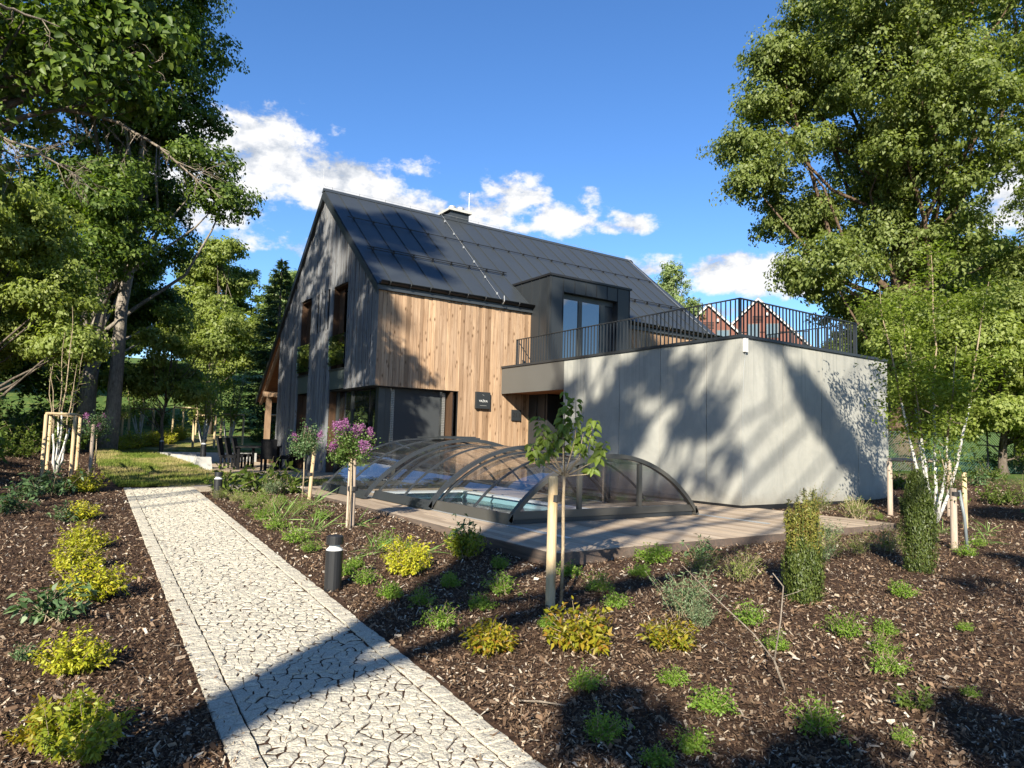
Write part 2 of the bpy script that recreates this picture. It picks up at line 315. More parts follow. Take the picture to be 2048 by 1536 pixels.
MT['flowerpale'] = m_leaf('pale_blossom', [(.55, .45, .55), (.75, .7, .72)], .2, tscale=1.0)
MT['blade_green'] = m_leaf('iris_blades', [(.10, .17, .04), (.17, .25, .07)], .3)
def water():
    g = G('pool_water'); t = g.n('ShaderNodeBsdfTransparent'); t.inputs[0].default_value = (.62, .86, .90, 1)
    nb = g.bump(g.noise(g.wpos((1, 1, 1)), 3.5, 3, .5, .5), .12, .05)
    gl = g.n('ShaderNodeBsdfGlossy', {'Roughness': .02}); g.set(gl.inputs['Normal'], nb)
    f = g.n('ShaderNodeFresnel', {'IOR': 1.33}); g.set(f.inputs['Normal'], nb)
    m = g.n('ShaderNodeMixShader'); g.set(m.inputs[0], f.outputs[0]); g.set(m.inputs[1], t.outputs[0]); g.set(m.inputs[2], gl.outputs[0]); return g.fin(m.outputs[0])
MT['water'] = water()
MT['brickred'] = m_plain('red_brown_cladding', (.135, .05, .034), .8, 0, .15, 4)
MT['tilegrey'] = m_plain('grey_shingle_roof', (.16, .155, .15), .8, 0, .2, 5)
MT['whitetrim'] = m_plain('white_trim', (.45, .45, .44), .6)
MT['pane_far'] = m_plain('far_window_pane', (.10, .14, .17), .1)

# ------------------------------------------------------------------ helpers
WL = {}
def put(o, loc, parent=None):
    COL.objects.link(o); loc = Vector(loc); WL[o] = loc
    if parent is not None:
        o.parent = parent; o.location = loc - WL[parent]
    else: o.location = loc
    return o
def tag(o, label=None, cat=None, group=None, kind=None):
    if label: o['label'] = label
    if cat: o['category'] = cat
    if group: o['group'] = group
    if kind: o['kind'] = kind
    return o
def empty(name, loc, parent=None, label=None, cat=None, group=None, kind=None):
    o = bpy.data.objects.new(name, None); o.empty_display_size = .2
    put(o, loc, parent); return tag(o, label, cat, group, kind)
def np_mesh(name, V, F, mat, smooth=False):
    """V (n,3), F (m,k) index array"""
    me = bpy.data.meshes.new(name); V = np.asarray(V, np.float32); F = np.asarray(F, np.int32); k = F.shape[1]
    me.vertices.add(len(V)); me.vertices.foreach_set('co', V.ravel())
    me.loops.add(F.size); me.loops.foreach_set('vertex_index', F.ravel())
    me.polygons.add(len(F)); me.polygons.foreach_set('loop_start', np.arange(len(F), dtype=np.int32)*k)
    me.update(calc_edges=True)
    if smooth: me.polygons.foreach_set('use_smooth', np.ones(len(F), dtype=bool))
    me.materials.append(MT[mat] if isinstance(mat, str) else mat); return me
class MB:
    def __init__(s): s.v = []; s.f = []
    def box(s, x0, x1, y0, y1, z0, z1):
        i = len(s.v); s.v += [(x, y, z) for z in (z0, z1) for y in (y0, y1) for x in (x0, x1)]
        s.f += [(i, i+2, i+3, i+1), (i+4, i+5, i+7, i+6), (i, i+1, i+5, i+4), (i+2, i+6, i+7, i+3), (i, i+4, i+6, i+2), (i+1, i+3, i+7, i+5)]; return s
    def quad(s, *p): i = len(s.v); s.v += [tuple(q) for q in p]; s.f.append(tuple(range(i, i+len(p)))); return s
    def prism(s, poly, axis, a, b):
        """poly of (p,q) extruded along axis from a to b; axis 'x': (y,z), 'y': (x,z), 'z': (x,y)"""
        mk = {'x': lambda p, t: (t, p[0], p[1]), 'y': lambda p, t: (p[0], t, p[1]), 'z': lambda p, t: (p[0], p[1], t)}[axis]
        i = len(s.v); n = len(poly); s.v += [mk(p, a) for p in poly] + [mk(p, b) for p in poly]
        s.f += [tuple(range(i, i+n))[::-1], tuple(range(i+n, i+2*n))] + [(i+k, i+(k+1) % n, i+n+(k+1) % n, i+n+k) for k in range(n)]; return s
    def tube(s, pts, r, n=6, caps=True):
        pts = [Vector([float(q) for q in p]) for p in pts]; m = len(pts); rs = [float(q) for q in (r if isinstance(r, (list, tuple)) else [r]*m)]
        i0 = len(s.v); prev = None
        for k, p in enumerate(pts):
            d = (pts[min(k+1, m-1)] - pts[max(k-1, 0)]).normalized()
            if prev is None: a = d.orthogonal().normalized()
            else: a = (prev - prev.dot(d)*d); a = a.normalized() if a.length > 1e-6 else d.orthogonal().normalized()
            prev = a; b = d.cross(a)
            for j in range(n):
                t = 2*math.pi*j/n; s.v.append(tuple(p + rs[k]*(math.cos(t)*a + math.sin(t)*b)))
        for k in range(m-1):
            for j in range(n):
                a0 = i0+k*n+j; a1 = i0+k*n+(j+1) % n; s.f.append((a0, a1, a1+n, a0+n))
        if caps: s.f.append(tuple(range(i0, i0+n))[::-1]); s.f.append(tuple(range(i0+(m-1)*n, i0+m*n)))
        return s
    def lathe(s, prof, n=16, c=(0, 0, 0)):
        i0 = len(s.v)
        for r, z in prof:
            for j in range(n): t = 2*math.pi*j/n; s.v.append((c[0]+r*math.cos(t), c[1]+r*math.sin(t), c[2]+z))
        for k in range(len(prof)-1):
            for j in range(n): a = i0+k*n+j; b = i0+k*n+(j+1) % n; s.f.append((a, b, b+n, a+n))
        s.f.append(tuple(range(i0, i0+n))[::-1]); s.f.append(tuple(range(i0+(len(prof)-1)*n, i0+len(prof)*n))); return s
    def mesh(s, name, mat, org=(0, 0, 0), smooth=False):
        me = bpy.data.meshes.new(name); me.from_pydata([(a-org[0], b-org[1], c-org[2]) for a, b, c in s.v], [], s.f)
        me.materials.append(MT[mat]); me.update()
        if smooth: me.polygons.foreach_set('use_smooth', [True]*len(me.polygons))
        return me
    def build(s, name, mat, parent=None, smooth=False, org=None):
        if org is None:
            a = np.array(s.v); org = tuple((a.min(0)+a.max(0))/2)
        o = bpy.data.objects.new(name, s.mesh(name, mat, org, smooth)); return put(o, org, parent)
def box(name, x0, x1, y0, y1, z0, z1, mat, parent=None): return MB().box(x0, x1, y0, y1, z0, z1).build(name, mat, parent)
def share(name, me, loc, parent=None, rot=None, scale=None):
    o = bpy.data.objects.new(name, me); put(o, loc, parent)
    if rot is not None: o.rotation_euler = rot
    if scale is not None: o.scale = scale
    return o

def sm(a, b, x):
    t = np.clip((x-a)/(b-a), 0, 1); return t*t*(3-2*t)
def H(x, y):
    x = np.asarray(x, float); y = np.asarray(y, float)
    z = -0.40+0.0285*np.clip(y, -10, 15.5)
    z2 = np.minimum(z+0.03*np.clip(x-2.2, 0, 4), np.maximum(-0.07+0.02*sm(7, 10, y), -9)); z = np.where(x > 2.2, z2, z)
    z = z+0.55*sm(12.5, 27, x)
    wl = 1-sm(4.0, 4.25, x+.08*np.clip(y-23.8, 0, 7))*(1-sm(30.3, 30.6, y))
    z = z+wl*(0.38*sm(17, 31, y)+0.7*sm(33, 47, y)+0.16*np.clip(y-47, 0, 70))
    z = z+0.55*sm(0.2, -3.5, x)*sm(12, 20, y)*(1-sm(30, 45, y))
    z = z+0.35*np.exp(-((x+2.6)**2/1.5+(y-17)**2/14))
    return z
def hz(x, y): return float(H(x, y))
rng = np.random.default_rng(7)
def leaf_mesh(name, P, Nn, L, ratio, mat, rg, fold=.25, curl=.12, along=None, amix=0.0):
    """one folded leaf quad per point"""
    n = len(P); Nn = Nn/np.maximum(np.linalg.norm(Nn, axis=1, keepdims=True), 1e-6)
    t = rg.normal(size=(n, 3))
    if along is not None: t = t*(1-amix)+along*amix*1.6
    a = t-(t*Nn).sum(1, keepdims=True)*Nn; a /= np.maximum(np.linalg.norm(a, axis=1, keepdims=True), 1e-6)
    b = np.cross(Nn, a); L = np.broadcast_to(L, (n,))[:, None]; W = L*ratio*.5
    mid = P+a*L*.42
    V = np.empty((n, 4, 3)); V[:, 0] = P; V[:, 1] = mid+b*W+Nn*W*fold; V[:, 2] = P+a*L-Nn*L*curl; V[:, 3] = mid-b*W+Nn*W*fold
    return np_mesh(name, V.reshape(-1, 3), np.arange(n*4).reshape(-1, 4), mat)
def sph(rg, n):
    v = rg.normal(size=(n, 3)); return v/np.linalg.norm(v, axis=1, keepdims=True)

# ------------------------------------------------------------------ terrain
def lines(segs):
    out = []
    for a, b, st in segs: out += list(np.arange(a, b, st))
    return np.array(out+[segs[-1][1]])
gx = lines([(-1500, -200, 260), (-200, -40, 20), (-40, -8, 2), (-8, 3.6, .25), (3.6, 4.6, .1), (4.6, 14, .4), (14, 40, 1.5), (40, 200, 16), (200, 1500, 260)])
gy = lines([(-1500, -200, 260), (-200, -20, 20), (-20, 0, 2), (0, 30, .25), (30, 31, .1), (31, 48, .5), (48, 130, 4), (130, 400, 30), (400, 2000, 320)])
XX, YY = np.meshgrid(gx, gy, indexing='ij'); ZZ = H(XX, YY)
# holes for the pool: push the ground down under deck and buildings
ins = (XX > 4.9) & (XX < 11.3) & (YY > 6.3) & (YY < 17.2); ZZ = np.where(ins, -1.9, ZZ)
nx, ny = XX.shape; idx = np.arange(nx*ny).reshape(nx, ny)
Fq = np.stack([idx[:-1, :-1], idx[1:, :-1], idx[1:, 1:], idx[:-1, 1:]], -1).reshape(-1, 4)
ground = bpy.data.objects.new('ground', np_mesh('ground', np.stack([XX, YY, ZZ], -1).reshape(-1, 3), Fq, 'terrain', True)); put(ground, (0, 0, 0)); tag(ground, kind='structure')

def xl(y): return 0.645+0.0450*y          # left edge of the path
PW = 1.27
# lawn sheet
ly = np.arange(15.95, 47.2, .4); lb = np.interp(ly, [15.9, 20, 24, 28, 31, 34, 38, 47.5], [1.36, 1.28, 1.35, 1.5, 1.9, 2.6, 4.2, 9]); rb = np.interp(ly, [15.9, 16.6, 16.8, 17.4, 23.6, 30.2, 30.6, 47.5], [2.75, 2.75, 7.2, 7.2, 4.1, 3.55, 16, 24])
V = []; nc = 40
for y, a, b in zip(ly, lb, rb):
    for t in np.linspace(0, 1, nc): V.append((a+(b-a)*t, y, 0))
V = np.array(V); V[:, 2] = H(V[:, 0], V[:, 1])+.014
V[:, 2] = np.where((V[:, 0] > 4.0) & (V[:, 1] < 30.4), -.03, V[:, 2])
ii = np.arange(len(V)).reshape(len(ly), nc); Fq = np.stack([ii[:-1, :-1], ii[:-1, 1:], ii[1:, 1:], ii[1:, :-1]], -1).reshape(-1, 4)
lw = put(bpy.data.objects.new('lawn', np_mesh('lawn', V, Fq, 'lawn', True)), (0, 0, 0)); tag(lw, kind='structure')
# grass blades
N = 110000
yy = 15.96+(34-15.96)*rng.random(N)**1.6; a = np.interp(yy, ly, lb); b = np.minimum(np.interp(yy, ly, rb), 12); xx = a+(b-a)*rng.random(N)-rng.random(N)*.08
zz = np.where((xx > 4.0) & (yy < 30.4), -.02, H(xx, yy)+.016)
P = np.stack([xx, yy, zz], 1); d = sph(rng, N)*.45+np.array([0, 0, 1]); hgt = rng.uniform(.03, .085, N)[:, None]; w = rng.normal(size=(N, 3))*.006; w[:, 2] = 0
V = np.stack([P-w, P+w, P+d*hgt], 1).reshape(-1, 3)
gb = put(bpy.data.objects.new('grass', np_mesh('grass', V, np.arange(N*3).reshape(-1, 3), 'blades')), (0, 0, 0)); tag(gb, 'short patchy grass blades covering the lawn', 'grass', kind='stuff')

# bark chips scattered over the beds: density thins with distance from the viewer's standing point
def in_bed(x, y):
    left = xl(y); right = left+PW+.02
    edge = np.minimum(np.abs(x-left), np.abs(x-left-PW)); spill = rng.random(x.shape) < .10*np.exp(-edge/.09)+.002
    path = (x > left-.02) & (x < right) & (y < 15.95) & ~spill
    pav = (y > 15.2) & (y < 17.6) & (x > 1.0)
    deck = (x > 4.60) & (x < 11.85) & (y > 5.93) & (y < 17.5)
    bld = (x > 11.4) & (x < 17.2) & (y > 8.68)
    lawn_ = (y > 15.9) & (x > np.interp(y, ly, lb)-.03)
    return ~(path | pav | deck | bld | lawn_) & (y > .3) & (y < 36)
N = 400000
r = np.exp(rng.uniform(math.log(2.2), math.log(30), N)); th = R_(34.1)+rng.uniform(-R_(46), R_(44), N)
x = r*np.sin(th); y = r*np.cos(th); k = in_bed(x, y) & (x < 24) & ~((x < -1.2) & (y > 13) & (rng.random(N) < .8)); x = x[k]; y = y[k]; r = r[k]; n = len(x)
clus = .5+.5*np.sin(x*3.1+1.7*np.sin(y*2.3))*np.sin(y*2.7+1.3*np.sin(x*1.9))
onp = (x > xl(y)-.01) & (x < xl(y)+PW+.01)
z = np.where(onp, H(np.minimum(x, 2.2), y)+.02, H(x, y)+rng.uniform(.002, .02, n)+.018*clus)
Ln = rng.lognormal(math.log(.0165), .55, n)*(1+.085*np.clip(r-4, 0, 20)); Ln = np.clip(Ln, .006, .058); wd = Ln*rng.uniform(.12, .48, n)
nn = rng.normal(size=(n, 3))*.55+np.array([0, 0, 1.0]); nn /= np.linalg.norm(nn, axis=1, keepdims=True)
t = rng.normal(size=(n, 3)); a = t-(t*nn).sum(1, keepdims=True)*nn; a /= np.linalg.norm(a, axis=1, keepdims=True); b = np.cross(nn, a)
P = np.stack([x, y, z], 1); a = a*Ln[:, None]*.5; b = b*wd[:, None]*.5; j = lambda: rng.uniform(.55, 1.2, (n, 1))
Ln = np.where(onp, Ln*.6, Ln)
cup = nn*wd[:, None]*rng.uniform(-.2, .35, (n, 1))
V = np.stack([P-a*j()-b*j(), P+a*j()-b*j()+cup, P+a*j()+b*j(), P-a*j()+b*j()+cup], 1).reshape(-1, 3)
ch = put(bpy.data.objects.new('bark_mulch', np_mesh('bark_mulch', V, np.arange(n*4).reshape(-1, 4), 'chips')), (0, 0, 0)); tag(ch, 'brown bark mulch chips covering the planting beds', 'mulch', kind='stuff')

# ------------------------------------------------------------------ granite path
path = put(bpy.data.objects.new('path', MB().prism([(xl(.2)+.01, .2), (xl(.2)+PW-.01, .2), (xl(15.7)+PW, 15.7), (5.0, 15.92), (5.0, 16.55), (2.7, 16.45), (xl(15.7)+.01, 15.95)], 'z', 0, .01).mesh('path', 'joint')), (0, 0, 0))
me = path.data
for v in me.vertices: v.co.z = hz(min(v.co.x, 2.2), v.co.y)-.0005 if v.co.z > .005 else hz(min(v.co.x, 2.2), v.co.y)-.15
tag(path, kind='structure')
# subdivide so that it follows the slope
import bmesh
bm = bmesh.new(); bm.from_mesh(me)
for yc in np.arange(1, 16, 1.0): bmesh.ops.bisect_plane(bm, geom=bm.verts[:]+bm.edges[:]+bm.faces[:], plane_co=(0, yc, 0), plane_no=(0, 1, 0))
for v in bm.verts:
    if v.co.z > hz(min(v.co.x, 2.2), v.co.y)-.08: v.co.z = hz(min(v.co.x, 2.2), v.co.y)-.0005
bm.to_mesh(me); bm.free()
rs = random.Random(5)
def clip_poly(poly, px, py, nx_, ny_):
    out = []; m = len(poly)
    for i in range(m):
        a = poly[i]; b = poly[(i+1) % m]; da = (a[0]-px)*nx_+(a[1]-py)*ny_; db = (b[0]-px)*nx_+(b[1]-py)*ny_
        if da <= 0: out.append(a)
        if (da < 0 < db) or (db < 0 < da): t = da/(da-db); out.append((a[0]+(b[0]-a[0])*t, a[1]+(b[1]-a[1])*t))
    return out
def stone_geo(poly, z0, v, f, cx, cy, tilt, jit):
    """bevelled irregular stone top; appended to v,f"""
    n = len(poly); i = len(v); c0 = (sum(p[0] for p in poly)/n, sum(p[1] for p in poly)/n)
    for sc_, dz in ((1.0, -.05), (1.0, -.007), (.94, -.0005)):
        for p in poly:
            px = c0[0]+(p[0]-c0[0])*sc_; py = c0[1]+(p[1]-c0[1])*sc_
            v.append((px-cx, py-cy, z0+dz+(tilt[0]*(px-c0[0])+tilt[1]*(py-c0[1])) + (rs.uniform(-.004, .003) if sc_ < 1 else rs.uniform(-.003, .003))))
    v.append((c0[0]-cx, c0[1]-cy, z0+rs.uniform(-.001, .006)))
    for lvl in range(2):
        for k in range(n): f.append((i+lvl*n+k, i+lvl*n+(k+1) % n, i+(lvl+1)*n+(k+1) % n, i+(lvl+1)*n+k))
    for k in range(n): f.append((i+2*n+k, i+2*n+(k+1) % n, i+3*n))
def pave(u0, u1, y0, y1, su, sy, tozz):
    """irregular voronoi-like setts in (u,y); tozz maps u,y to world x,y"""
    nu = max(1, int((u1-u0)/su)); nyy = int((y1-y0)/sy); pts = {}
    for j in range(nyy):
        for i in range(nu):
            pts[i, j] = (min(u1-.02, max(u0+.02, u0+(i+.5+(.25 if j % 2 else -.25)+rs.uniform(-.42, .42))*(u1-u0)/nu)), min(y1-.015, max(y0+.015, y0+(j+.5+rs.uniform(-.42, .42))*(y1-y0)/nyy)))
    polys = []
    for j in range(nyy):
        for i in range(nu):
            p = pts[i, j]; poly = [(max(u0, p[0]-.3), max(y0, p[1]-.3)), (min(u1, p[0]+.3), max(y0, p[1]-.3)), (min(u1, p[0]+.3), min(y1, p[1]+.3)), (max(u0, p[0]-.3), min(y1, p[1]+.3))]
            for dj in (-2, -1, 0, 1, 2):
                for di in (-2, -1, 0, 1, 2):
                    q = pts.get((i+di, j+dj))
                    if q is None or (di == 0 and dj == 0): continue
                    gx_, gy_ = q[0]-p[0], q[1]-p[1]; d_ = math.hypot(gx_, gy_)
                    if d_ < .02: continue
                    gap = .0012+.0032*((hash((min((i, j), (i+di, j+dj)), max((i, j), (i+di, j+dj)))) % 100)/100)
                    poly = clip_poly(poly, (p[0]+q[0])/2-gx_/d_*gap, (p[1]+q[1])/2-gy_/d_*gap, gx_/d_, gy_/d_)
                    if len(poly) < 3: break
                if len(poly) < 3: break
            if len(poly) >= 3:
                q = []
                for e in range(len(poly)):
                    a, b = poly[e], poly[(e+1) % len(poly)]; l_ = math.hypot(b[0]-a[0], b[1]-a[1]); q.append((a[0]+rs.uniform(-.002, .002), a[1]+rs.uniform(-.002, .002)))
                    if l_ > .03: w_ = rs.uniform(-.0045, .003); q.append(((a[0]+b[0])/2+(b[1]-a[1])/l_*w_, (a[1]+b[1])/2-(b[0]-a[0])/l_*w_))
                polys.append([tozz(a, b) for a, b in q])
    return polys
polys = pave(.145, PW-.145, .6, 15.7, .088, .064, lambda u, y: (xl(y)+u, y))
polys.sort(key=lambda q: math.hypot(q[0][0], q[0][1]) if q[0][1] > 2.5 else 99)
jv, jf = [], []
for k, q in enumerate(polys):
    cx = sum(p[0] for p in q)/len(q); cy = sum(p[1] for p in q)/len(q); z0 = hz(min(cx, 2.2), cy)+.006+rs.uniform(-.004, .004); tl = (rs.uniform(-.06, .06), .0285+rs.uniform(-.06, .06))
    if k < 300:
        v, f = [], []; stone_geo(q, 0, v, f, cx, cy, tl, 0)
        me = bpy.data.meshes.new('stone'); me.from_pydata(v, [], f); me.materials.append(MT['granite']); put(bpy.data.objects.new('stone', me), (cx, cy, z0), path)
    else: stone_geo(q, z0, jv, jf, 0, 0, tl, 0)
for q in pave(xl(16)+1.3, 5.0, 15.75, 16.5, .11, .09, lambda u, y: (u, y)):
    cx = sum(p[0] for p in q)/len(q); stone_geo(q, .035-.02*min(1, max(0, (cx-2.5)/2)), jv, jf, 0, 0, (0, 0), 0)
me = bpy.data.meshes.new('paving_stones'); me.from_pydata(jv, [], jf); me.materials.append(MT['granite'])
tag(put(bpy.data.objects.new('paving_stones', me), (0, 0, 0), path), kind='stuff')
for side in (0, 1):
    y = .7
    while y < 15.6:
        ln = rs.uniform(.10, .15); a = 0 if side == 0 else PW-.135; gp = .006
        q = [(a+.004+rs.uniform(-.008, .004), y+gp), (a+.068+rs.uniform(-.01, .01), y+gp*.6), (a+.133+rs.uniform(-.004, .008), y+gp), (a+.133+rs.uniform(-.004, .008), y+ln), (a+.066, y+ln+rs.uniform(-.006, .002)), (a+.004+rs.uniform(-.008, .004), y+ln)]
        q = [(xl(b)+a_, b) for a_, b in q]; cx = sum(p[0] for p in q)/6; cy = sum(p[1] for p in q)/6
        v, f = [], []; stone_geo(q, 0, v, f, cx, cy, (rs.uniform(-.04, .04), .0285+rs.uniform(-.04, .04)), 0)
        me = bpy.data.meshes.new('border_stone'); me.from_pydata(v, [], f); me.materials.append(MT['granite'])
        put(bpy.data.objects.new('border_stone', me), (cx, cy, hz(min(cx, 2.2), cy)+.014), path); y += ln+.004

# ------------------------------------------------------------------ house
GX, WY = 7.33, 17.5
house = empty('house', (GX, WY, 0), None, 'gabled house with dark metal roof, grey plank gable and warm larch side wall', 'house')
AP = (22.46, 9.57); SR = .8206; SL = .918
def zr(y): return AP[1]-SR*(AP[0]-y)            # roof top, right slope
def zlft(y): return AP[1]-SL*(y-AP[0])
def under(y): return (zr(y) if y < AP[0] else zlft(y))-.25
rs = random.Random(11)
gable = empty('gable_wall', (GX, 22, 0), house)
OPEN = [(17.4, 21.25, -1, 2.63), (19.97, 21.25, 2.0, 5.96), (23.36, 24.6, -1, 6.0)]+[(21.60+.345*i, 21.77+.345*i, 4.65, 5.99) for i in range(4)]
br = sorted({17.5, 27.15, AP[0]} | {v for o in OPEN for v in o[:2] if v > 17.5})
cols = []
for a, b in zip(br, br[1:]):
    n = max(1, round((b-a)/.098)); cuts = [a+(b-a)*(k+(rs.uniform(-.16, .16) if 0 < k < n else 0))/n for k in range(n+1)]; cols += list(zip(cuts, cuts[1:]))
for a, b in cols:
    yc = (a+b)/2; zs = [(-.05, 99)]
    for o in OPEN:
        if o[0] < yc < o[1]:
            nz = []
            for z0, z1 in zs:
                if o[3] <= z0 or o[2] >= z1: nz.append((z0, z1)); continue
                if o[2] > z0: nz.append((z0, o[2]))
                if o[3] < z1: nz.append((o[3], z1))
            zs = nz
    x0 = GX+rs.choice([0, 0, .006, .024, .03])
    for z0, z1 in zs:
        a2, b2 = a+.003, b-.003
        za, zb = (under(a2), under(b2)) if z1 > 50 else (z1, z1)
        if max(za, zb)-z0 < .05: continue
        MB().prism([(a2, z0), (b2, z0), (b2, zb), (a2, za)], 'x', x0, GX+.05).build('plank', 'grey_board', gable)
box('wall_core', GX+.052, GX+.12, 21.26, 23.35, -.05, 4.6, 'dark', gable)
MB().prism([(17.6, 2.7), (19.96, 2.7), (19.96, under(19.96)-.02), (17.6, under(17.6)-.02)], 'x', GX+.052, GX+.10).build('wall_core', 'dark', gable)
MB().prism([(24.62, 0), (27.1, 0), (27.1, under(27.1)-.02), (24.62, under(24.62)-.02)], 'x', GX+.052, GX+.10).build('wall_core', 'dark', gable)
MB().prism([(19.96, 6.0), (24.62, 6.02), (24.62, under(24.62)-.02), (AP[0], 9.2), (19.96, under(19.96)-.02)], 'x', GX+.052, GX+.10).build('wall_core', 'dark', gable)
box('inner_wall', GX+.75, GX+.8, 18.2, 27.1, 0, 5.3, 'dark', house)  # near-black colour stands in for the unlit rooms behind slits and gaps
box('inner_wall', GX+.3, 12.5, 18.5, 18.55, 0, 5.2, 'dark', house)
# side wall boards
side = empty('side_wall', (9.9, WY, 0), house)
x = GX+.004
while x < 12.5:
    w = min(rs.choice([.098, .118, .135]), 12.53-x); z0 = 2.62 if x+w/2 < 9.97 else -.03
    box('plank', x+.004, x+w-.004, WY+rs.choice([0, .004, .009, .016]), WY+.05, z0, 5.30, 'larch', side); x += w
x = 15.88
while x < 21.45:
    w = rs.choice([.118, .135]); box('plank', x+.003, x+w-.003, WY+rs.choice([0, .006, .012]), WY+.05, 3.2, 5.30, 'larch', side); x += w
box('wall_core', GX+.1, 12.5, WY+.052, WY+.1, 2.66, 5.3, 'dark', side); box('wall_core', 9.99, 12.5, WY+.052, WY+.1, 0, 2.64, 'dark', side); box('wall_core', 15.9, 21.5, WY+.052, WY+.1, 3.2, 5.3, 'dark', side)
box('back_wall', 21.4, 21.46, 17.6, 27.1, 0, 5.3, 'grey_board', house)
# corner glazing under the cantilever
cg = empty('corner_window', (GX+.3, WY+.3, 0), house)
box('soffit', GX+.012, 9.97, WY+.052, WY+.42, 2.605, 2.63, 'black', cg); box('soffit', GX+.052, GX+.42, WY+.43, 21.24, 2.605, 2.63, 'black', cg)
box('corner_post', GX+.24, GX+.44, WY+.25, WY+.45, 0, 2.6, 'frame', cg)
for yy_ in (19.86, 21.14): box('mullion', GX+.27, GX+.36, yy_-.05, yy_+.05, 0, 2.6, 'frame', cg)
box('pane', GX+.31, GX+.32, WY+.46, 19.8, .06, 2.59, 'pane_house', cg); box('pane', GX+.31, GX+.32, 19.92, 21.08, .06, 2.59, 'pane_house', cg)
box('pane', GX+.46, 9.72, WY+.33, WY+.34, .06, 2.59, 'pane_house', cg)
box('blind', 8.02, 9.5, WY+.27, WY+.285, .08, 2.6, 'blind', cg)
box('window_frame', GX+.46, 7.94, WY+.29, WY+.32, .02, 2.6, 'frame', cg)
for k in range(3):
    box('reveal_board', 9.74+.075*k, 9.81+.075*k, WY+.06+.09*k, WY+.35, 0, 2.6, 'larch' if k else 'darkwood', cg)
box('downpipe', 9.965, 10.0, WY+.055, WY+.1, 0, 2.6, 'black', cg)
for xa in (7.96, 9.58):
    lt = MB()
    for k in range(4): lt.box(xa+.025*k, xa+.025*k+.006, WY+.255, WY+.262, .1, 2.55)
    for k in range(48): lt.box(xa-.01, xa+.09, WY+.262, WY+.268, .12+.05*k, .126+.05*k)
    lt.build('lattice', 'galv', cg)
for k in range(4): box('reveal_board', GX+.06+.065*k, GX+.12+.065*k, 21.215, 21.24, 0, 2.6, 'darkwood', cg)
# upper windows and the glazed door below the second one
for (ya, yb, nm) in ((19.97, 21.25, 'w'), (23.36, 24.6, 'd')):
    w = empty('window', (GX+.2, (ya+yb)/2, 4.6), house)
    for k in range(3):
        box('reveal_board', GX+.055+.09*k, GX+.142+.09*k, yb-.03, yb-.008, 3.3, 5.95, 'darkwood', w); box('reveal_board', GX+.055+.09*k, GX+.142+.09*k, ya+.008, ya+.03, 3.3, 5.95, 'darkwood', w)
    box('head_board', GX+.055, GX+.33, ya+.031, yb-.031, 5.92, 5.95, 'darkwood', w)
    MB().box(GX+.3, GX+.36, ya+.03, ya+.10, 3.3, 5.92).box(GX+.3, GX+.36, yb-.10, yb-.03, 3.3, 5.92).box(GX+.3, GX+.36, ya+.1, yb-.1, 5.84, 5.92).box(GX+.3, GX+.36, ya+.1, yb-.1, 3.3, 3.38).box(GX+.3, GX+.36, (ya+yb)/2-.04, (ya+yb)/2+.04, 3.38, 5.84).build('window_frame', 'frame', w)
    box('pane', GX+.325, GX+.335, ya+.1, yb-.1, 3.38, 5.84, 'pane_house', w)
    for k in range(4): box('shutter_board', GX+.24, GX+.262, yb-.12-.11*k, yb-.016-.11*k, 3.36, 5.9, 'darkwood', w)
    box('sill', GX-.02, GX+.3, ya+.01, yb-.01, 3.255, 3.295, 'metal', w)
    box('spandrel_panel', GX+.02, GX+.05, ya+.012, yb-.012, 2.66, 3.25, 'greenpanel', w)
    g = box('guard_glass', GX-.035, GX-.023, ya-.06, yb+.06, 3.40, 4.36, 'balglass', w)
    for yy_ in (ya-.05, yb+.05):
        for zz_ in (3.5, 4.26): box('clamp', GX-.05, GX+.01, yy_-.025, yy_+.025, zz_-.03, zz_+.03, 'black', g)
gd = empty('glazed_door', (GX+.3, 24, 0), house)
for k in range(4): box('reveal_board', GX+.056+.07*k, GX+.122+.07*k, 24.57, 24.59, 0, 2.64, 'darkwood', gd)
box('pane', GX+.33, GX+.34, 23.4, 24.56, .05, 2.62, 'pane_house', gd)
for k in range(5): box('screen_board', GX+.25, GX+.27, 24.02+.108*k, 24.12+.108*k, .04, 2.6, 'darkwood', gd)
# roof
roof = empty('roof', (14.4, 22.46, 9), house)
X0, X1 = 7.25, 21.65
MB().prism([(AP[0], AP[1]-.02), (17.42, zr(17.42)-.02), (17.42, zr(17.42)-.16), (17.55, zr(17.55)-.24), (AP[0], AP[1]-.27)], 'x', X0+.01, X1-.01).build('roof_deck', 'roof', roof)
MB().prism([(AP[0]+.001, AP[1]-.02), (29.9, zlft(29.9)-.02), (29.9, zlft(29.9)-.2), (AP[0]+.001, AP[1]-.27)], 'x', X0+.01, X1-.01).build('roof_deck', 'roof', roof)
MB().prism([(AP[0], AP[1]-.06), (AP[0], AP[1]-.34), (17.36, zr(17.36)-.27), (17.36, zr(17.36)-.02)], 'x', X0-.02, X0+.008).build('verge_board', 'metal', roof)
MB().prism([(AP[0]+.001, AP[1]-.06), (29.92, zlft(29.92)-.02), (29.92, zlft(29.92)-.25), (AP[0]+.001, AP[1]-.34)], 'x', X0-.02, X0+.008).build('verge_board', 'metal', roof)
cuts = [X0, 7.74]; 
while cuts[-1]+.67 < X1: cuts.append(cuts[-1]+.67)
cuts.append(X1)
sl_ = Vector((0, 17.40-AP[0], zr(17.40)-AP[1])); nrm = Vector((0, -SR, 1)).normalized(); sln = sl_.length; sdir = sl_.normalized()
def rp(x, s, up_=0): return Vector((x, AP[0], AP[1])) + sdir*s*sln + nrm*up_
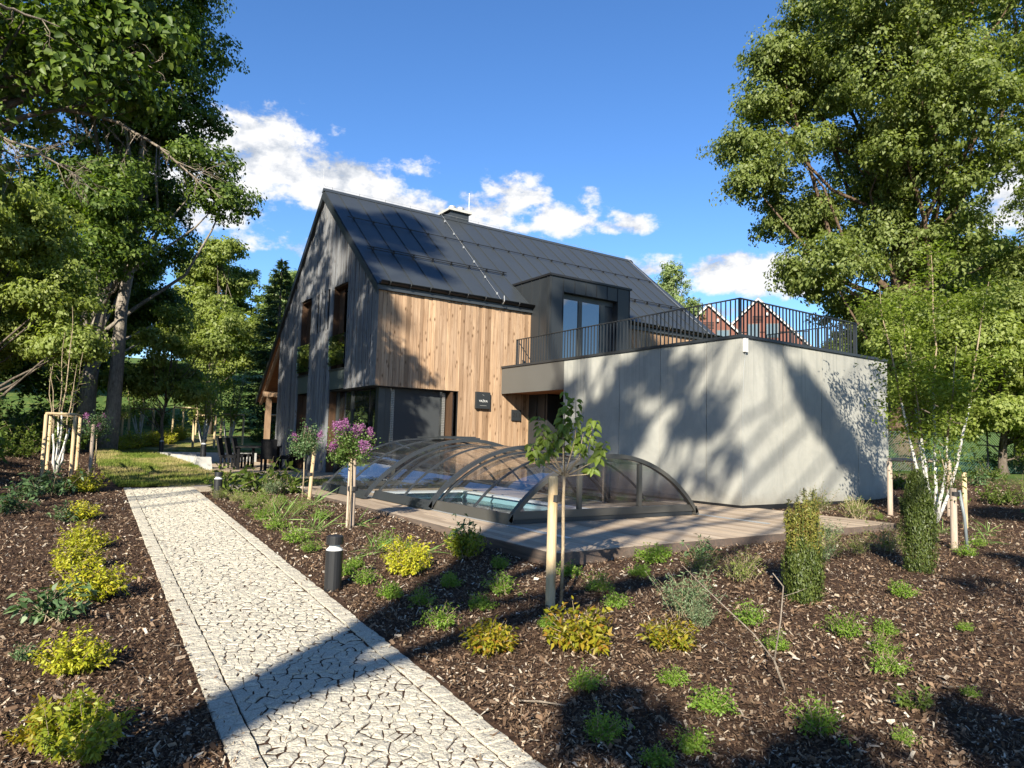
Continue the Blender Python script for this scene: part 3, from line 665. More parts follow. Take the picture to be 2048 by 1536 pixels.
for a, b in zip(cuts, cuts[1:]):
    m = MB(); bow = .004
    m.quad(rp(a+.004, .002, .004), rp((a+b)/2, .002, .004+bow), rp((a+b)/2, 1.0, .004+bow), rp(a+.004, 1.0, .004)); m.quad(rp((a+b)/2, .002, .004+bow), rp(b-.004, .002, .004), rp(b-.004, 1.0, .004), rp((a+b)/2, 1.0, .004+bow))
    i = len(m.v); m.build('roof_panel', 'roof', roof, smooth=True)
for a in cuts[1:-1]:
    p = [rp(a-.008, .0, .0), rp(a+.008, .0, .0), rp(a+.008, 1.0, .0), rp(a-.008, 1.0, .0)]; q = [v+nrm*.032 for v in p]
    m = MB(); m.v = [tuple(v) for v in p+q]; m.f = [(0, 1, 5, 4), (1, 2, 6, 5), (2, 3, 7, 6), (3, 0, 4, 7), (4, 5, 6, 7)]; m.build('seam', 'roof', roof)
MB().prism([(AP[0]-.13, zr(AP[0]-.13)+.03), (AP[0], AP[1]+.06), (AP[0]+.13, zlft(AP[0]+.13)+.03)], 'x', X0-.02, X1+.02).build('ridge_cap', 'roof', roof)
def snow_rail(xa, xb, s, dbl):
    m = MB()
    for k in range(2 if dbl else 1): m.tube([rp(xa, s-.004*k, .07+.055*k), rp(xb, s-.004*k, .07+.055*k)], .014, 6)
    xx_ = xa+.15
    for c in cuts:
        if xa < c < xb: m.box(c-.02, c+.02, *(lambda v: (v.y-.03, v.y+.03, v.z-.01, v.z+(.14 if dbl else .09)))(rp(c, s, 0)))
    m.build('snow_rail', 'black', roof)
snow_rail(7.5, 21.4, .335, False); snow_rail(7.52, 12.52, .675, True); snow_rail(15.95, 21.4, .70, True)
# lightning conductors
def wire(pts, r=.007, name='lightning_wire', mat='galv', par=roof): return MB().tube(pts, r, 5).build(name, mat, par)
wire([rp(11.75, 0, .1), rp(11.65, .3, .06), rp(11.5, .65, .06), rp(11.35, .99, .06)], .005)
wire([rp(21.3, 0, .1), rp(21.2, .5, .06), rp(21.1, .99, .06)], .006)
wire([(X0, AP[0], AP[1]+.13), (X1, AP[0], AP[1]+.13)], .004)
for k in range(15): wire([(X0+.3+k*.98, AP[0], AP[1]+.04), (X0+.3+k*.98, AP[0], AP[1]+.15)], .006, 'wire_holder', 'metal')
for k in range(6): box('wire_clip', *(lambda v: (v.x-.02, v.x+.02, v.y-.02, v.y+.02, v.z-.05, v.z+.02))(rp(11.72-.36*(k+.5)/6, (k+.5)/6, .07)), 'galv', roof)
wire([(X0+.05, AP[0], AP[1]+.12), (X0-.02, AP[0], AP[1]+.2), (X0-.03, AP[0], AP[1]+.72)], .005, 'lightning_rod'); wire([(13.15, AP[0]+.3, 9.4), (13.15, AP[0]+.3, 10.9)], .006, 'lightning_rod')
chm = box('chimney', 12.2, 13.0, AP[0]+.05, AP[0]+.75, 9.0, 9.93, 'roof', roof)
box('chimney_cap', 12.1, 13.1, AP[0]-.05, AP[0]+.85, 9.93, 10.02, 'concrete', chm)
MB().lathe([(.15, 10.02), (.15, 10.22), (.13, 10.24)], 14, (12.45, AP[0]+.4, 0)).build('flue', 'galv', chm, True); MB().lathe([(.15, 10.02), (.15, 10.24), (.13, 10.26)], 14, (12.82, AP[0]+.4, 0)).build('flue', 'galv', chm, True)
# gutters
def gutter(xa, xb, yc, zc):
    m = MB(); r = .085; n = 9
    for i, xx_ in enumerate((xa, xb)):
        for t in range(n): an = math.pi*(t/(n-1)); m.v.append((xx_, yc-r*math.cos(an), zc-r*math.sin(an)))
        for t in range(n): an = math.pi*(t/(n-1)); m.v.append((xx_, yc-(r-.006)*math.cos(an), zc-(r-.006)*math.sin(an)))
    for t in range(n-1): m.f += [(t, t+1, 2*n+t+1, 2*n+t), (n+t+1, n+t, 3*n+t, 3*n+t+1)]
    for o_ in (0, 2*n):
        for t in range(n-1): m.f.append((o_+t, o_+t+1, o_+n+t+1, o_+n+t))
    m.f += [(0, n, 3*n, 2*n), (n-1, 2*n-1, 4*n-1, 3*n-1)]
    gt = m.build('gutter', 'black', house, smooth=True)
    m = MB(); m.tube([(xa, yc-r, zc+.012), (xb, yc-r, zc+.012)], .011, 6); m.build('gutter_bead', 'metal', gt)
    k = xa+.28
    while k < xb:
        MB().tube([(k, yc+r+.02, zc+.03), (k, yc-r-.01, zc+.03), (k, yc-r-.012, zc-.03), (k, yc-r*.6, zc-r*.95), (k, yc, zc-r-.012)], .012, 5).build('gutter_bracket', 'metal', gt); k += .62
    box('fascia_board', xa, xb, WY-.03, WY-.002, 5.28, 5.43, 'metal', gt)
gutter(7.30, 12.52, 17.36, 5.50); gutter(15.9, 21.6, 17.36, 5.50)
wire([(11.33, 17.3, 5.57), (11.30, 17.22, 5.62), (11.30, 17.20, 5.45), (11.31, 17.3, 5.38)], .014, 'drain_clip', 'galv', house)
# veranda on the far side
ver = empty('veranda', (GX, 29, 0), house)
for xx_ in (7.45, 11, 14.5, 18): MB().box(xx_, xx_+.2, 29.0, 29.2, -.05, 2.75).build('post', 'beam', ver)
box('eave_beam', 7.3, 21.4, 29.0, 29.2, 2.75, 2.95, 'beam', ver)
for k in range(8):
    xx_ = 7.38+k*1.0; MB().prism([(27.16, zlft(27.16)-.28), (29.86, zlft(29.86)-.2), (29.86, zlft(29.86)-.34), (27.16, zlft(27.16)-.46)], 'x', xx_, xx_+.1).build('rafter', 'beam', ver)
MB().prism([(27.16, zlft(27.16)-.25), (29.86, zlft(29.86)-.21), (29.86, zlft(29.86)-.225), (27.16, zlft(27.16)-.27)], 'x', 7.3, 21).build('soffit_lining', 'soffit', ver)
box('brace', 7.46, 7.56, 27.16, 29.0, 2.72, 2.86, 'beam', ver)
# metal clad dormer and entrance volume
DX0, DX1, DY = 12.53, 15.87, 16.5
dm = empty('dormer', (DX0, DY, 0), house)
MB().prism([(DY+.3, 0), (DY+.3, 6.3), (18.62, 6.3), (17.44, 5.32), (17.44, 0)], 'x', DX0+.04, DX1-.04).build('dormer_core', 'dark', dm)
for a, b in ((DX0, 13.03), (15.31, DX1)): box('cladding_panel', a+.003, b-.003, DY, DY+.28, 3.3, 6.33, 'metal', dm)
for k in range(5):
    a = 13.03+k*.456; box('cladding_panel', a+.003, a+.453, DY, DY+.28, 5.89, 6.33, 'metal', dm); 
    if k: box('seam', a-.007, a+.007, DY-.022, DY-.001, 5.89, 6.33, 'metal', dm)
for a in (13.024, 15.316, DX0+.02, DX1-.02): box('seam', a-.007, a+.007, DY-.022, DY-.001, 3.3, 6.33, 'metal', dm)
yb_ = [16.5, 16.63, 17.05, 17.5]
for a, b in zip(yb_, yb_[1:]):
    box('cladding_panel', DX0-.002, DX0+.038, a+.003, b-.003, 0, 6.33 if b < 17.4 else 6.33, 'metal', dm); box('seam', DX0-.026, DX0-.003, a+.004, a+.018, 0, 6.33, 'metal', dm)
MB().prism([(17.503, 5.45), (18.05, zr(18.05)), (18.05, 6.33), (17.503, 6.33)], 'x', DX0-.002, DX0+.038).build('cladding_panel', 'metal', dm)
MB().prism([(18.056, zr(18.056)), (18.72, 6.33), (18.056, 6.33)], 'x', DX0-.002, DX0+.038).build('cladding_panel', 'metal', dm)
box('seam', DX0-.026, DX0-.003, 17.5, 17.514, 5.5, 6.33, 'metal', dm); box('seam', DX0-.026, DX0-.003, 18.05, 18.064, 5.95, 6.33, 'metal', dm)
box('dormer_roof', DX0-.05, DX1+.05, DY-.05, 18.8, 6.335, 6.40, 'black', dm)
dd = empty('terrace_door', (13.9, DY+.2, 3.4), dm)
MB().box(13.03, 15.31, DY+.2, DY+.27, 5.72, 5.885).box(13.80, 13.95, DY+.18, DY+.25, 3.3, 5.72).box(14.72, 14.92, DY+.18, DY+.25, 3.3, 5.72).box(13.03, 13.06, DY+.2, DY+.25, 3.3, 5.72).build('door_frame', 'frame', dd)
box('pane', 13.062, 13.798, DY+.21, DY+.22, 3.32, 5.715, 'pane_house', dd); box('pane', 13.952, 14.718, DY+.21, DY+.22, 3.32, 5.715, 'pane_house', dd)
box('side_panel', 14.925, 15.308, DY+.24, DY+.27, 3.3, 5.715, 'metal', dd)
for k in range(3): box('cladding_panel', 12.535+.36*k, 12.89+.36*k, DY, DY+.28, 0, 2.62, 'metal', dm)
box('entrance_door', 13.62, 14.7, DY+.12, DY+.17, 0, 2.6, 'black', dm); box('cladding_panel', 14.71, 15.86, DY, DY+.28, 0, 2.62, 'metal', dm)

# ------------------------------------------------------------------ flat-roofed annex
AX, AY, AE, AW = 11.46, 8.71, 17.15, 14.42
ann = empty('annex', (AX, AY, 0), None, 'flat roofed grey cement panel annex with roof terrace, in front of the house', 'annex')
box('wall_core', AX+.03, AE-.02, AY+.03, AW-.03, -.3, 3.36, 'dark', ann)
js = [AW, 13.58, 12.23, 10.9, 9.58, AY]
for a, b in zip(js, js[1:]): box('wall_panel', AX, AX+.028, b+(.008 if b > AY else .0285), a-.008, .05, 3.41, 'cement', ann)
js = [AX, 12.87, 14.28, 15.77, AE]
for a, b in zip(js, js[1:]): box('wall_panel', a+(.008 if a > AX else .0), b-.008, AY, AY+.028, .05, 3.41, 'cement', ann)
box('wall_panel', AX+.03, AE-.03, AW-.028, AW, 0, 2.62, 'cement', ann); box('wall_panel', AE-.018, AE+.01, AY+.03, 17.4, .05, 3.41, 'cement', ann)
box('plinth', AX+.012, AE-.01, AY+.012, AW-.02, -.3, .048, 'black', ann)
box('fascia', AX-.001, AX+.04, AW+.004, 17.47, 2.63, 3.41, 'fascia', ann)
box('roof_slab', AX+.045, AE-.03, AW+.004, 17.44, 2.70, 3.3, 'dark', ann); box('roof_slab', AX+.045, AE-.03, AY+.045, AW, 3.365, 3.40, 'concrete', ann)
for k in range(21): box('soffit_board', AX+.05, DX0+2.5, AW+.01+k*.145, AW+.148+k*.145, 2.66, 2.69, 'soffit', ann)
cp = MB().box(AX-.035, AX+.22, AY-.035, 17.47, 3.415, 3.475).box(AX+.22, AE+.03, AY-.035, AY+.22, 3.415, 3.475).box(AE-.2, AE+.03, AY+.22, 17.4, 3.415, 3.475).build('coping', 'metal', ann)
rl = empty('railing', (AX+.1, AY+.1, 3.4), ann)
bar = MB().box(-.017, .017, -.005, .005, -.4, .4).mesh('baluster', 'metal'); bar2 = MB().box(-.005, .005, -.017, .017, -.4, .4).mesh('baluster', 'metal')
y = AY+.1+.12
while y < 16.82: share('baluster', bar, (AX+.11, y, 3.83), rl); y += .122
x = AX+.11+.12
while x < 15.9: share('baluster', bar2, (x, AY+.11, 3.83), rl); x += .122
y = AY+.24
while y < 11.3: share('baluster', bar, (15.92, y, 3.83), rl); y += .122
for px_, py_ in ((AX+.11, AY+.11), (AX+.11, 16.84), (15.92, AY+.11)): box('railing_post', px_-.025, px_+.025, py_-.025, py_+.025, 3.42, 4.236, 'metal', rl)
MB().box(AX+.08, AX+.14, AY+.08, 16.87, 4.238, 4.256).box(AX+.14, 15.95, AY+.08, AY+.14, 4.238, 4.256).box(15.89, 15.95, AY+.14, 11.3, 4.238, 4.256).build('top_rail', 'metal', rl)
MB().tube([(AX+.16, 16.8, 4.15), (AX+.75, 16.8, 3.5)], .012, 6).build('brace', 'metal', rl)
ab = box('outdoor_antenna', AX+.05, AX+.155, AY-.06, AY-.005, 3.12, 3.40, 'white'); tag(ab, 'white plastic antenna box at the top corner of the annex', 'antenna box')
MB().tube([(AX+.1, AY-.03, 3.12), (AX+.09, AY-.02, 2.95), (AX+.06, AY-.012, 2.7), (AX+.045, AY-.01, 2.0), (AX+.04, AY-.01, .1)], .006, 5).build('cable', 'galv', ab)

# ------------------------------------------------------------------ signs on the larch wall
def text_mesh(body, size, depth=.004):
    cu = bpy.data.curves.new('txt', 'FONT'); cu.body = body; cu.size = size; cu.extrude = depth; cu.align_x = 'CENTER'; cu.align_y = 'CENTER'
    o = bpy.data.objects.new('txt', cu); COL.objects.link(o); bpy.context.view_layer.update()
    me = bpy.data.meshes.new_from_object(o.evaluated_get(bpy.context.evaluated_depsgraph_get())); bpy.data.objects.remove(o); return me
sg = tag(box('name_sign', 10.53, 11.02, WY-.10, WY-.012, 2.14, 2.64, 'metal'), 'square dark sign lettered in white on the larch wall', 'sign')
def put_text(body, size, x, z, mat, par, y, depth=.002, bold=0):
    me = text_mesh(body, size, depth); me.materials.clear(); me.materials.append(MT[mat]); o = bpy.data.objects.new('lettering', me); put(o, (x, y, z), par); o.rotation_euler = (R_(90), 0, 0); return o
t_ = put_text('VAŽKA', .092, 10.775, 2.365, 'white', sg, WY-.104, .003)
MB().box(10.66, 10.89, WY-.1035, WY-.1005, 2.228, 2.238).build('small_lettering', 'galv', sg)
MB().box(10.745, 10.765, WY-.1035, WY-.1005, 2.555, 2.565).box(10.77, 10.80, WY-.1035, WY-.1005, 2.53, 2.54).build('emblem', 'galv', sg)
ns = tag(box('house_number_sign', 11.86, 12.205, WY-.05, WY-.012, 1.83, 2.165, 'metal'), 'dark house number plate reading 211 under the balcony', 'sign')
put_text('211', .21, 12.03, 2.0, 'dark', ns, WY-.054, .003)

# ------------------------------------------------------------------ deck, pool and sliding enclosure
deck = empty('deck', (4.65, 5.95, 0), None, 'brown wooden pool deck with boards running towards the house', 'deck')
PX0, PX1, PY0, PY1 = 5.98, 8.46, 9.2, 14.45
x = 4.655; rs = random.Random(3)
while x < 11.75:
    w = .138; yb2 = 16.22 if x < 7.3 else (17.46 if x+w < 11.45 else 8.66)
    sg_ = [(5.955, yb2)]
    if x+w > PX0 and x < PX1: sg_ = [(5.955, PY0), (PY1, yb2)]
    for a, b in sg_:
        cut = rs.uniform(.3, .7)*(b-a)+a
        for a2, b2 in ((a, cut-.002), (cut+.002, b)): box('deck_board', x, x+w, a2, b2, -.028, rs.uniform(-.002, .001), 'deckwood', deck)
    x += .1445
k = 5.95
for a, b in ((4.62, 6.6), (6.605, 8.9), (8.905, 11.79)): box('edge_board', a, b, 5.925, 5.95, -.30, -.004, 'corten', deck)
for a, b in ((5.926, 8.0), (8.005, 10.6), (10.605, 13.2), (13.205, 16.22)): box('edge_board', 4.62, 4.65, a, b, -.30, -.004, 'corten', deck)
box('edge_board', 11.8, 11.825, 5.926, 8.66, -.3, -.004, 'corten', deck)
box('joist_sheet', 4.66, 5.9, 5.96, 17.4, -.4, -.06, 'dark', deck); box('joist_sheet', 8.5, 11.4, 5.96, 17.4, -.4, -.06, 'dark', deck); box('joist_sheet', 5.9, 8.5, 5.96, 9.1, -.4, -.06, 'dark', deck); box('joist_sheet', 5.9, 8.5, 14.5, 17.4, -.4, -.06, 'dark', deck)
pool = empty('swimming_pool', (7.2, 11.8, 0), None, 'pale blue swimming pool under the sliding glazed cover', 'pool')
MB().box(PX0+.1, PX0+.14, PY0+.1, PY1-.1, -1.5, -.05).box(PX1-.14, PX1-.1, PY0+.1, PY1-.1, -1.5, -.05).box(PX0+.14, PX1-.14, PY0+.1, PY0+.14, -1.5, -.05).box(PX0+.14, PX1-.14, PY1-.14, PY1-.1, -1.5, -.05).box(PX0+.14, PX1-.14, PY0+.14, PY1-.14, -1.55, -1.5).box(PX0+.141, PX1-.141, PY1-.75, PY1-.141, -1.5, -.42).build('shell', 'pool', pool)
MB().box(PX0+.002, PX0+.2, PY0+.002, PY1-.002, -.045, -.008).box(PX1-.2, PX1-.002, PY0+.002, PY1-.002, -.045, -.008).box(PX0+.2, PX1-.2, PY0+.002, PY0+.2, -.045, -.008).box(PX0+.2, PX1-.2, PY1-.3, PY1-.002, -.045, -.008).build('rim', 'poolrim', pool)
MB().quad((PX0+.15, PY0+.15, -.17), (PX1-.15, PY0+.15, -.17), (PX1-.15, PY1-.15, -.17), (PX0+.15, PY1-.15, -.17)).build('water_surface', 'water', pool)
for xx_ in (5.50, 9.56): tag(box('sliding_track', xx_-.05, xx_+.05, 6.75, 16.1, .0045, .0125, 'rail'), 'bright metal sliding track %s' % ('along the bed side of the pool deck' if xx_ < 7 else 'between the pool and the annex wall'), 'track')
enc = empty('pool_enclosure', (7.5, 8.1, 0), None, 'low arched sliding pool enclosure of clear glazing in dark frames', 'pool enclosure')
XC = 7.515
def arc(a, hgt, base, n=28, off=0.0, t0=0, t1=1):
    R = (a*a+hgt*hgt)/(2*hgt); th0 = math.asin(min(1, a/R)); zc = base+hgt-R; R += off
    return [(XC+R*math.sin(-th0+2*th0*(t0+(t1-t0)*k/n)), zc+R*math.cos(-th0+2*th0*(t0+(t1-t0)*k/n))) for k in range(n+1)]
def rib(a, hgt, base, y0, y1, o0, o1, mat, par, name='rib', t0=0, t1=1):
    i_, o_ = arc(a, hgt, base, 28, o0, t0, t1), arc(a, hgt, base, 28, o1, t0, t1); m = MB(); n = len(i_)
    for (p, q) in zip(i_, o_): m.v += [(p[0], y0, p[1]), (p[0], y1, p[1]), (q[0], y1, q[1]), (q[0], y0, q[1])]
    for k in range(n-1):
        for j_ in range(4): m.f.append((4*k+j_, 4*k+(j_+1) % 4, 4*k+4+(j_+1) % 4, 4*k+4+j_))
    m.f += [(0, 1, 2, 3), (4*n-1, 4*n-2, 4*n-3, 4*n-4)]; return m.build(name, mat, par)
for si, (ya, yb, a, hg) in enumerate(((8.12, 10.42, 1.98, .96), (10.34, 12.68, 2.11, 1.05), (12.58, 15.05, 2.34, 1.14))):
    s_ = empty('section', (XC, ya, 0), enc); B = .05
    rib(a, hg, B, ya, ya+.085, -.035, .03, 'alu' if si == 0 else 'alu_dark', s_); rib(a, hg, B, yb-.05, yb, -.03, .008, 'alu_dark', s_)
    ym = (ya+yb)/2; rib(a, hg, B, ym-.016, ym+.016, -.025, .008, 'alu_dark', s_)
    for p0, p1 in ((ya+.085, ym-.016), (ym+.016, yb-.05)):
        ar = arc(a, hg, B, 28, -.01); m = MB()
        for q in ar: m.v += [(q[0], p0, q[1]), (q[0], p1, q[1])]
        m.f = [(2*k, 2*k+1, 2*k+3, 2*k+2) for k in range(28)]; m.build('pane', 'encl', s_, smooth=True)
    for sx in (-1, 1):
        x0 = XC+sx*a; MB().prism([(x0-.045, .014), (x0+.045, .014), (x0+.02-sx*.035, .16), (x0-.02-sx*.035, .16)], 'y', ya, yb).build('base_rail', 'alu' if si == 0 else 'alu_dark', s_)
    if si == 0 or si == 2:
        yf = ya+.03 if si == 0 else yb-.06; m = MB()
        e_ = empty('end_frame', (XC, yf, 0), enc)
        box('sill_beam', XC-a+.06, XC+a-.06, yf, yf+.06, .075, .185, 'alu', e_); box('skirt', XC-a+.08, XC+a-.08, yf+.02, yf+.04, .008, .074, 'alu_dark', e_)
        def za(x_): R = (a*a+hg*hg)/(2*hg); return B+hg-R+math.sqrt(max(R*R-(x_-XC)**2, 0))
        for xp in (XC-.66, XC+.62): box('post', xp-.035, xp+.035, yf, yf+.06, .186, za(xp)-.045, 'alu', e_)
        for xa, xb in ((XC-a+.1, XC-.7), (XC-.62, XC+.58), (XC+.66, XC+a-.1)):
            pts = [(xa, .186), (xb, .186)]+[(xx_, max(.19, za(xx_)-.048)) for xx_ in np.linspace(xb, xa, 14)]
            m = MB(); m.v = [(p[0], yf+.03, p[1]) for p in pts]; m.f = [tuple(range(len(pts)))]; m.build('end_pane', 'enclend', e_)
box('roof_hatch', 7.15, 8.0, 13.0, 14.4, 1.212, 1.245, 'alu_dark', enc)
box('hatch_handle', 7.4, 7.95, 13.1, 13.9, 1.246, 1.27, 'alu_dark', enc)

# ------------------------------------------------------------------ dining terrace, wall, furniture
ter = empty('dining_terrace', (5.8, 24, 0), None, 'grey wooden dining terrace beside the plank gable', 'terrace')
y = 18.4; rs = random.Random(9)
while y < 29.3:
    xa = 4.42 if y > 23 else 4.6
    box('terrace_board', xa, GX+.3 if y < 21.2 else GX-.002, y, y+.14, -.025, .045+rs.uniform(-.002, .002), 'deckwood', ter); y += .1445
box('edge_board', 4.4, GX, 18.37, 18.398, -.12, .04, 'corten', ter)
wallr = empty('garden_wall', (4, 26.7, 0), None, 'low pale concrete retaining wall round the dining terrace', 'wall')
for k in range(5):
    y0 = 24.1+k*1.1; xo = lambda yy_: 4.28-.08*(yy_-23.8)
    MB().prism([(xo(y0)-.22, y0+.006), (xo(y0), y0+.006), (xo(y0+1.1), y0+1.094), (xo(y0+1.1)-.22, y0+1.094)], 'z', -.2, .40).build('wall_block', 'concrete', wallr)
for k in range(3): box('wall_block', 3.85+k*1.16, 5.0+k*1.16, 29.62, 29.85, -.2, .40, 'concrete', wallr)
blk = tag(MB().prism([(3.92, -.15), (4.5, -.15), (4.42, .42), (4.02, .42)], 'y', 23.55, 24.06).build('concrete_block', 'concrete'), 'tapered concrete block carrying a bollard lamp at the end of the garden wall', 'concrete block')
# rattan chair (front towards +x)
def chair_meshes():
    return dict(seat=MB().box(-.25, .25, -.25, .25, .36, .45).mesh('seat', 'rattan'),
        backrest=MB().prism([(-.27, .40), (-.21, .40), (-.34, 1.0), (-.40, 1.0)], 'y', -.24, .24).mesh('backrest', 'rattan'),
        leg=MB().box(-.03, .03, -.03, .03, 0, .37).mesh('leg', 'rattan'))
cmz = chair_meshes()
def chair(x, y, rz, label):
    r = empty('dining_chair', (x, y, .045), None, label, 'chair', 'chairs round the dining table'); r.rotation_euler[2] = rz
    for nm in ('seat', 'backrest'): o = bpy.data.objects.new(nm, cmz[nm]); COL.objects.link(o); o.parent = r
    for sx in (-.21, .21):
        for sy in (-.21, .21): o = bpy.data.objects.new('leg', cmz['leg']); COL.objects.link(o); o.parent = r; o.location = (sx, sy, 0)
dirx, diry = .45, .89; A_ = math.atan2(-dirx, diry)
for k, lb_ in enumerate(('black rattan chair at the outer end of the dining table, beside the concrete block', 'middle black rattan chair on the lawn side of the dining table', 'black rattan chair on the lawn side of the table farthest from the path')):
    chair(4.95+dirx*.88*k, 23.4+diry*.88*k, A_, lb_)
for k, lb_ in enumerate(('black rattan chair with its back to the gable, nearest the lilac', 'black rattan chair between table and grey plank gable')):
    chair(6.45+dirx*.6*k, 22.75+diry*.6*k, A_+math.pi, lb_)
chair(5.95, 22.55, A_+math.pi/2+.2, 'black rattan chair at the near head of the dining table')
tb = empty('dining_table', (5.95, 23.75, .045), None, 'long black dining table on the terrace', 'table'); tb.rotation_euler[2] = A_
for nm, m in (('table_top', MB().box(-.5, .5, -1.05, 1.05, .70, .75)),): o = bpy.data.objects.new(nm, m.mesh(nm, 'rattan')); COL.objects.link(o); o.parent = tb
lg = MB().box(-.04, .04, -.04, .04, 0, .70).mesh('leg', 'rattan')
for sx in (-.42, .42):
    for sy in (-.95, .95): o = bpy.data.objects.new('leg', lg); COL.objects.link(o); o.parent = tb; o.location = (sx, sy, 0)
# bollard lamps
def bollard(x, y, z, label, s=1.0):
    r = empty('bollard_lamp', (x, y, z), None, label, 'bollard lamp', 'black bollard lamps')
    for nm, prof, mt in (('post', [(.078, -.1), (.078, .365)], 'black'), ('lens', [(.078, .366), (.074, .372), (.05, .395), (.05, .418)], 'white'), ('cap', [(.077, .42), (.077, .49), (.072, .497)], 'black')):
        o = bpy.data.objects.new(nm, MB().lathe([(a*s, b*s) for a, b in prof], 20).mesh(nm, mt, smooth=False)); COL.objects.link(o); o.parent = r
bollard(2.29, 6.24, hz(2.29, 6.24), 'large black bollard lamp beside the middle of the granite path')
bollard(2.80, 14.1, hz(2.8, 14.1), 'black bollard lamp where the path meets the lawn')
bollard(4.22, 23.8, .42, 'black bollard lamp standing on the tapered concrete block', 1.1)
bollard(3.78, 30.0, .40, 'black bollard lamp at the far corner of the garden wall', 1.1)

# ------------------------------------------------------------------ trees
UP = np.array([0, 0, 1.0])
def leaf_mesh2(name, P, Nn, L, ratio, mat, rg, fold=.22, curl=.2, along=None, amix=0.0):
    n = len(P); Nn = Nn/np.maximum(np.linalg.norm(Nn, axis=1, keepdims=True), 1e-6); t = rg.normal(size=(n, 3))
    if along is not None: t = t*(1-amix)+along*amix*1.6
    a = t-(t*Nn).sum(1, keepdims=True)*Nn; a /= np.maximum(np.linalg.norm(a, axis=1, keepdims=True), 1e-6); b = np.cross(Nn, a)
    L = np.broadcast_to(L, (n,))[:, None]; W = L*ratio*.5
    V = np.empty((n, 6, 3)); V[:, 0] = P
    for i, (u, w, s) in enumerate(((.18, .92, 1), (.58, .72, 1)), 1): V[:, i] = P+a*L*u+b*W*w+Nn*W*fold
    V[:, 3] = P+a*L-Nn*L*curl
    for i, (u, w) in enumerate(((.58, .72), (.18, .92)), 4): V[:, i] = P+a*L*u-b*W*w+Nn*W*fold
    base = np.arange(n)[:, None]*6; F = np.concatenate([base+np.array([[0, 1, 2, 3]]), base+np.array([[0, 3, 4, 5]])], 1).reshape(-1, 4)
    return np_mesh(name, V.reshape(-1, 3), F, mat)
def crown(lobes, nb, nc, brad, csz, per, L, seed, mat, ratio=.62, shell=.35, two=False, flat=.5, droop=.0, name='crown'):
    """lobes -> flattened boughs -> twig clumps on each bough -> leaves"""
    rg = np.random.default_rng(seed); lo = np.array(lobes, float); rad = lo[:, 3]; wt = rad**1.75; wt /= wt.sum()
    k = rg.choice(len(lo), nb, p=wt); d = sph(rg, nb); rr = shell+(1-shell)*rg.random(nb)**.6
    bs = brad*rg.uniform(.65, 1.35, nb); inner = np.maximum(rad[k]-bs*.6, rad[k]*.35)
    bc = lo[k, :3]+d*(rr*inner)[:, None]*np.array([1, 1, .9])
    bi = np.repeat(np.arange(nb), nc); m_ = len(bi); e = sph(rg, m_)+d[bi]*.35+UP*.35; e /= np.linalg.norm(e, axis=1, keepdims=True)
    cc = bc[bi]+e*(bs[bi]*rg.uniform(.45, 1.0, m_))[:, None]*np.array([1, 1, flat]); cc[:, 2] -= droop*bs[bi]*rg.random(m_)
    cid = np.repeat(np.arange(m_), per); n = len(cid); off = sph(rg, n)*(rg.random(n)**.45)[:, None]*np.array([1, 1, .75]); cs = csz*rg.uniform(.6, 1.45, m_)
    P = cc[cid]+off*cs[cid][:, None]
    nn = off*.6+e[cid]*.55+UP*.2+rg.normal(size=(n, 3))*.35
    f = leaf_mesh2 if two else leaf_mesh
    return f(name, P, nn, L*rg.uniform(.55, 1.35, n), ratio, mat, rg, along=-UP+e[cid]*.6, amix=.45), bc
def limbs(m, base, top, r0, r1, targets, rg, lean=(0, 0), nseg=7, bend=.25, sides=9, start=.3):
    base = np.array(base, float); top = np.array(top, float); pts = []
    for k in range(nseg+1):
        t = k/nseg; p = base+(top-base)*t+np.array([*rg.normal(size=2)*bend*math.sin(math.pi*t)*.5, 0]); pts.append(p)
    rad = [r0*(1.35 if k == 0 else 1.0)*(1-k/nseg)+r1*k/nseg for k in range(nseg+1)]
    m.tube(pts, rad, sides); pts = np.array(pts)
    for t in targets:
        t = np.array(t, float); hb = np.clip((t[2]-base[2])*rg.uniform(.35, .7)+base[2], base[2]+start*(top[2]-base[2])*.6, top[2]-.1)
        i = min(int((hb-base[2])/(top[2]-base[2])*nseg), nseg-1); p0 = pts[i]+(pts[i+1]-pts[i])*rg.random(); ln = np.linalg.norm(t-p0)
        mid = p0+(t-p0)*.5+np.array([0, 0, -.06*ln])+rg.normal(size=3)*.06*ln
        rr = min(rad[i]*.42, .015+.012*ln); m.tube([p0, p0+(mid-p0)*.5+rg.normal(size=3)*.03*ln, mid, mid+(t-mid)*.6+rg.normal(size=3)*.03*ln, t], [rr, rr*.8, rr*.6, rr*.4, .012], 5)
def tree(name, base, top, r0, lobes, label, cp, L, seed, leaf, bark_='bark', cat='tree', group=None, ratio=.62, nl=18, shell=.35, two=False, extra=(), flat=.5, droop=0, r1=None, start=.3):
    rg = np.random.default_rng(seed+100); root = empty(name, base, None, label, cat, group)
    me, cc = crown(lobes, *cp, L, seed, leaf, ratio, shell, two, flat, droop)
    me.transform(Matrix.Translation(-Vector(base))); put(bpy.data.objects.new('crown', me), base, root)
    m = MB(); tg = [l[:3] for l in lobes]+[cc[i] for i in rg.choice(len(cc), min(nl, len(cc)), replace=False)]
    limbs(m, (base[0], base[1], base[2]-.3), top, r0, r1 or r0*.25, tg, rg, start=start)
    for e in extra: limbs(m, *e, [], rg)
    m.build('trunk', bark_, root, True, base); return root

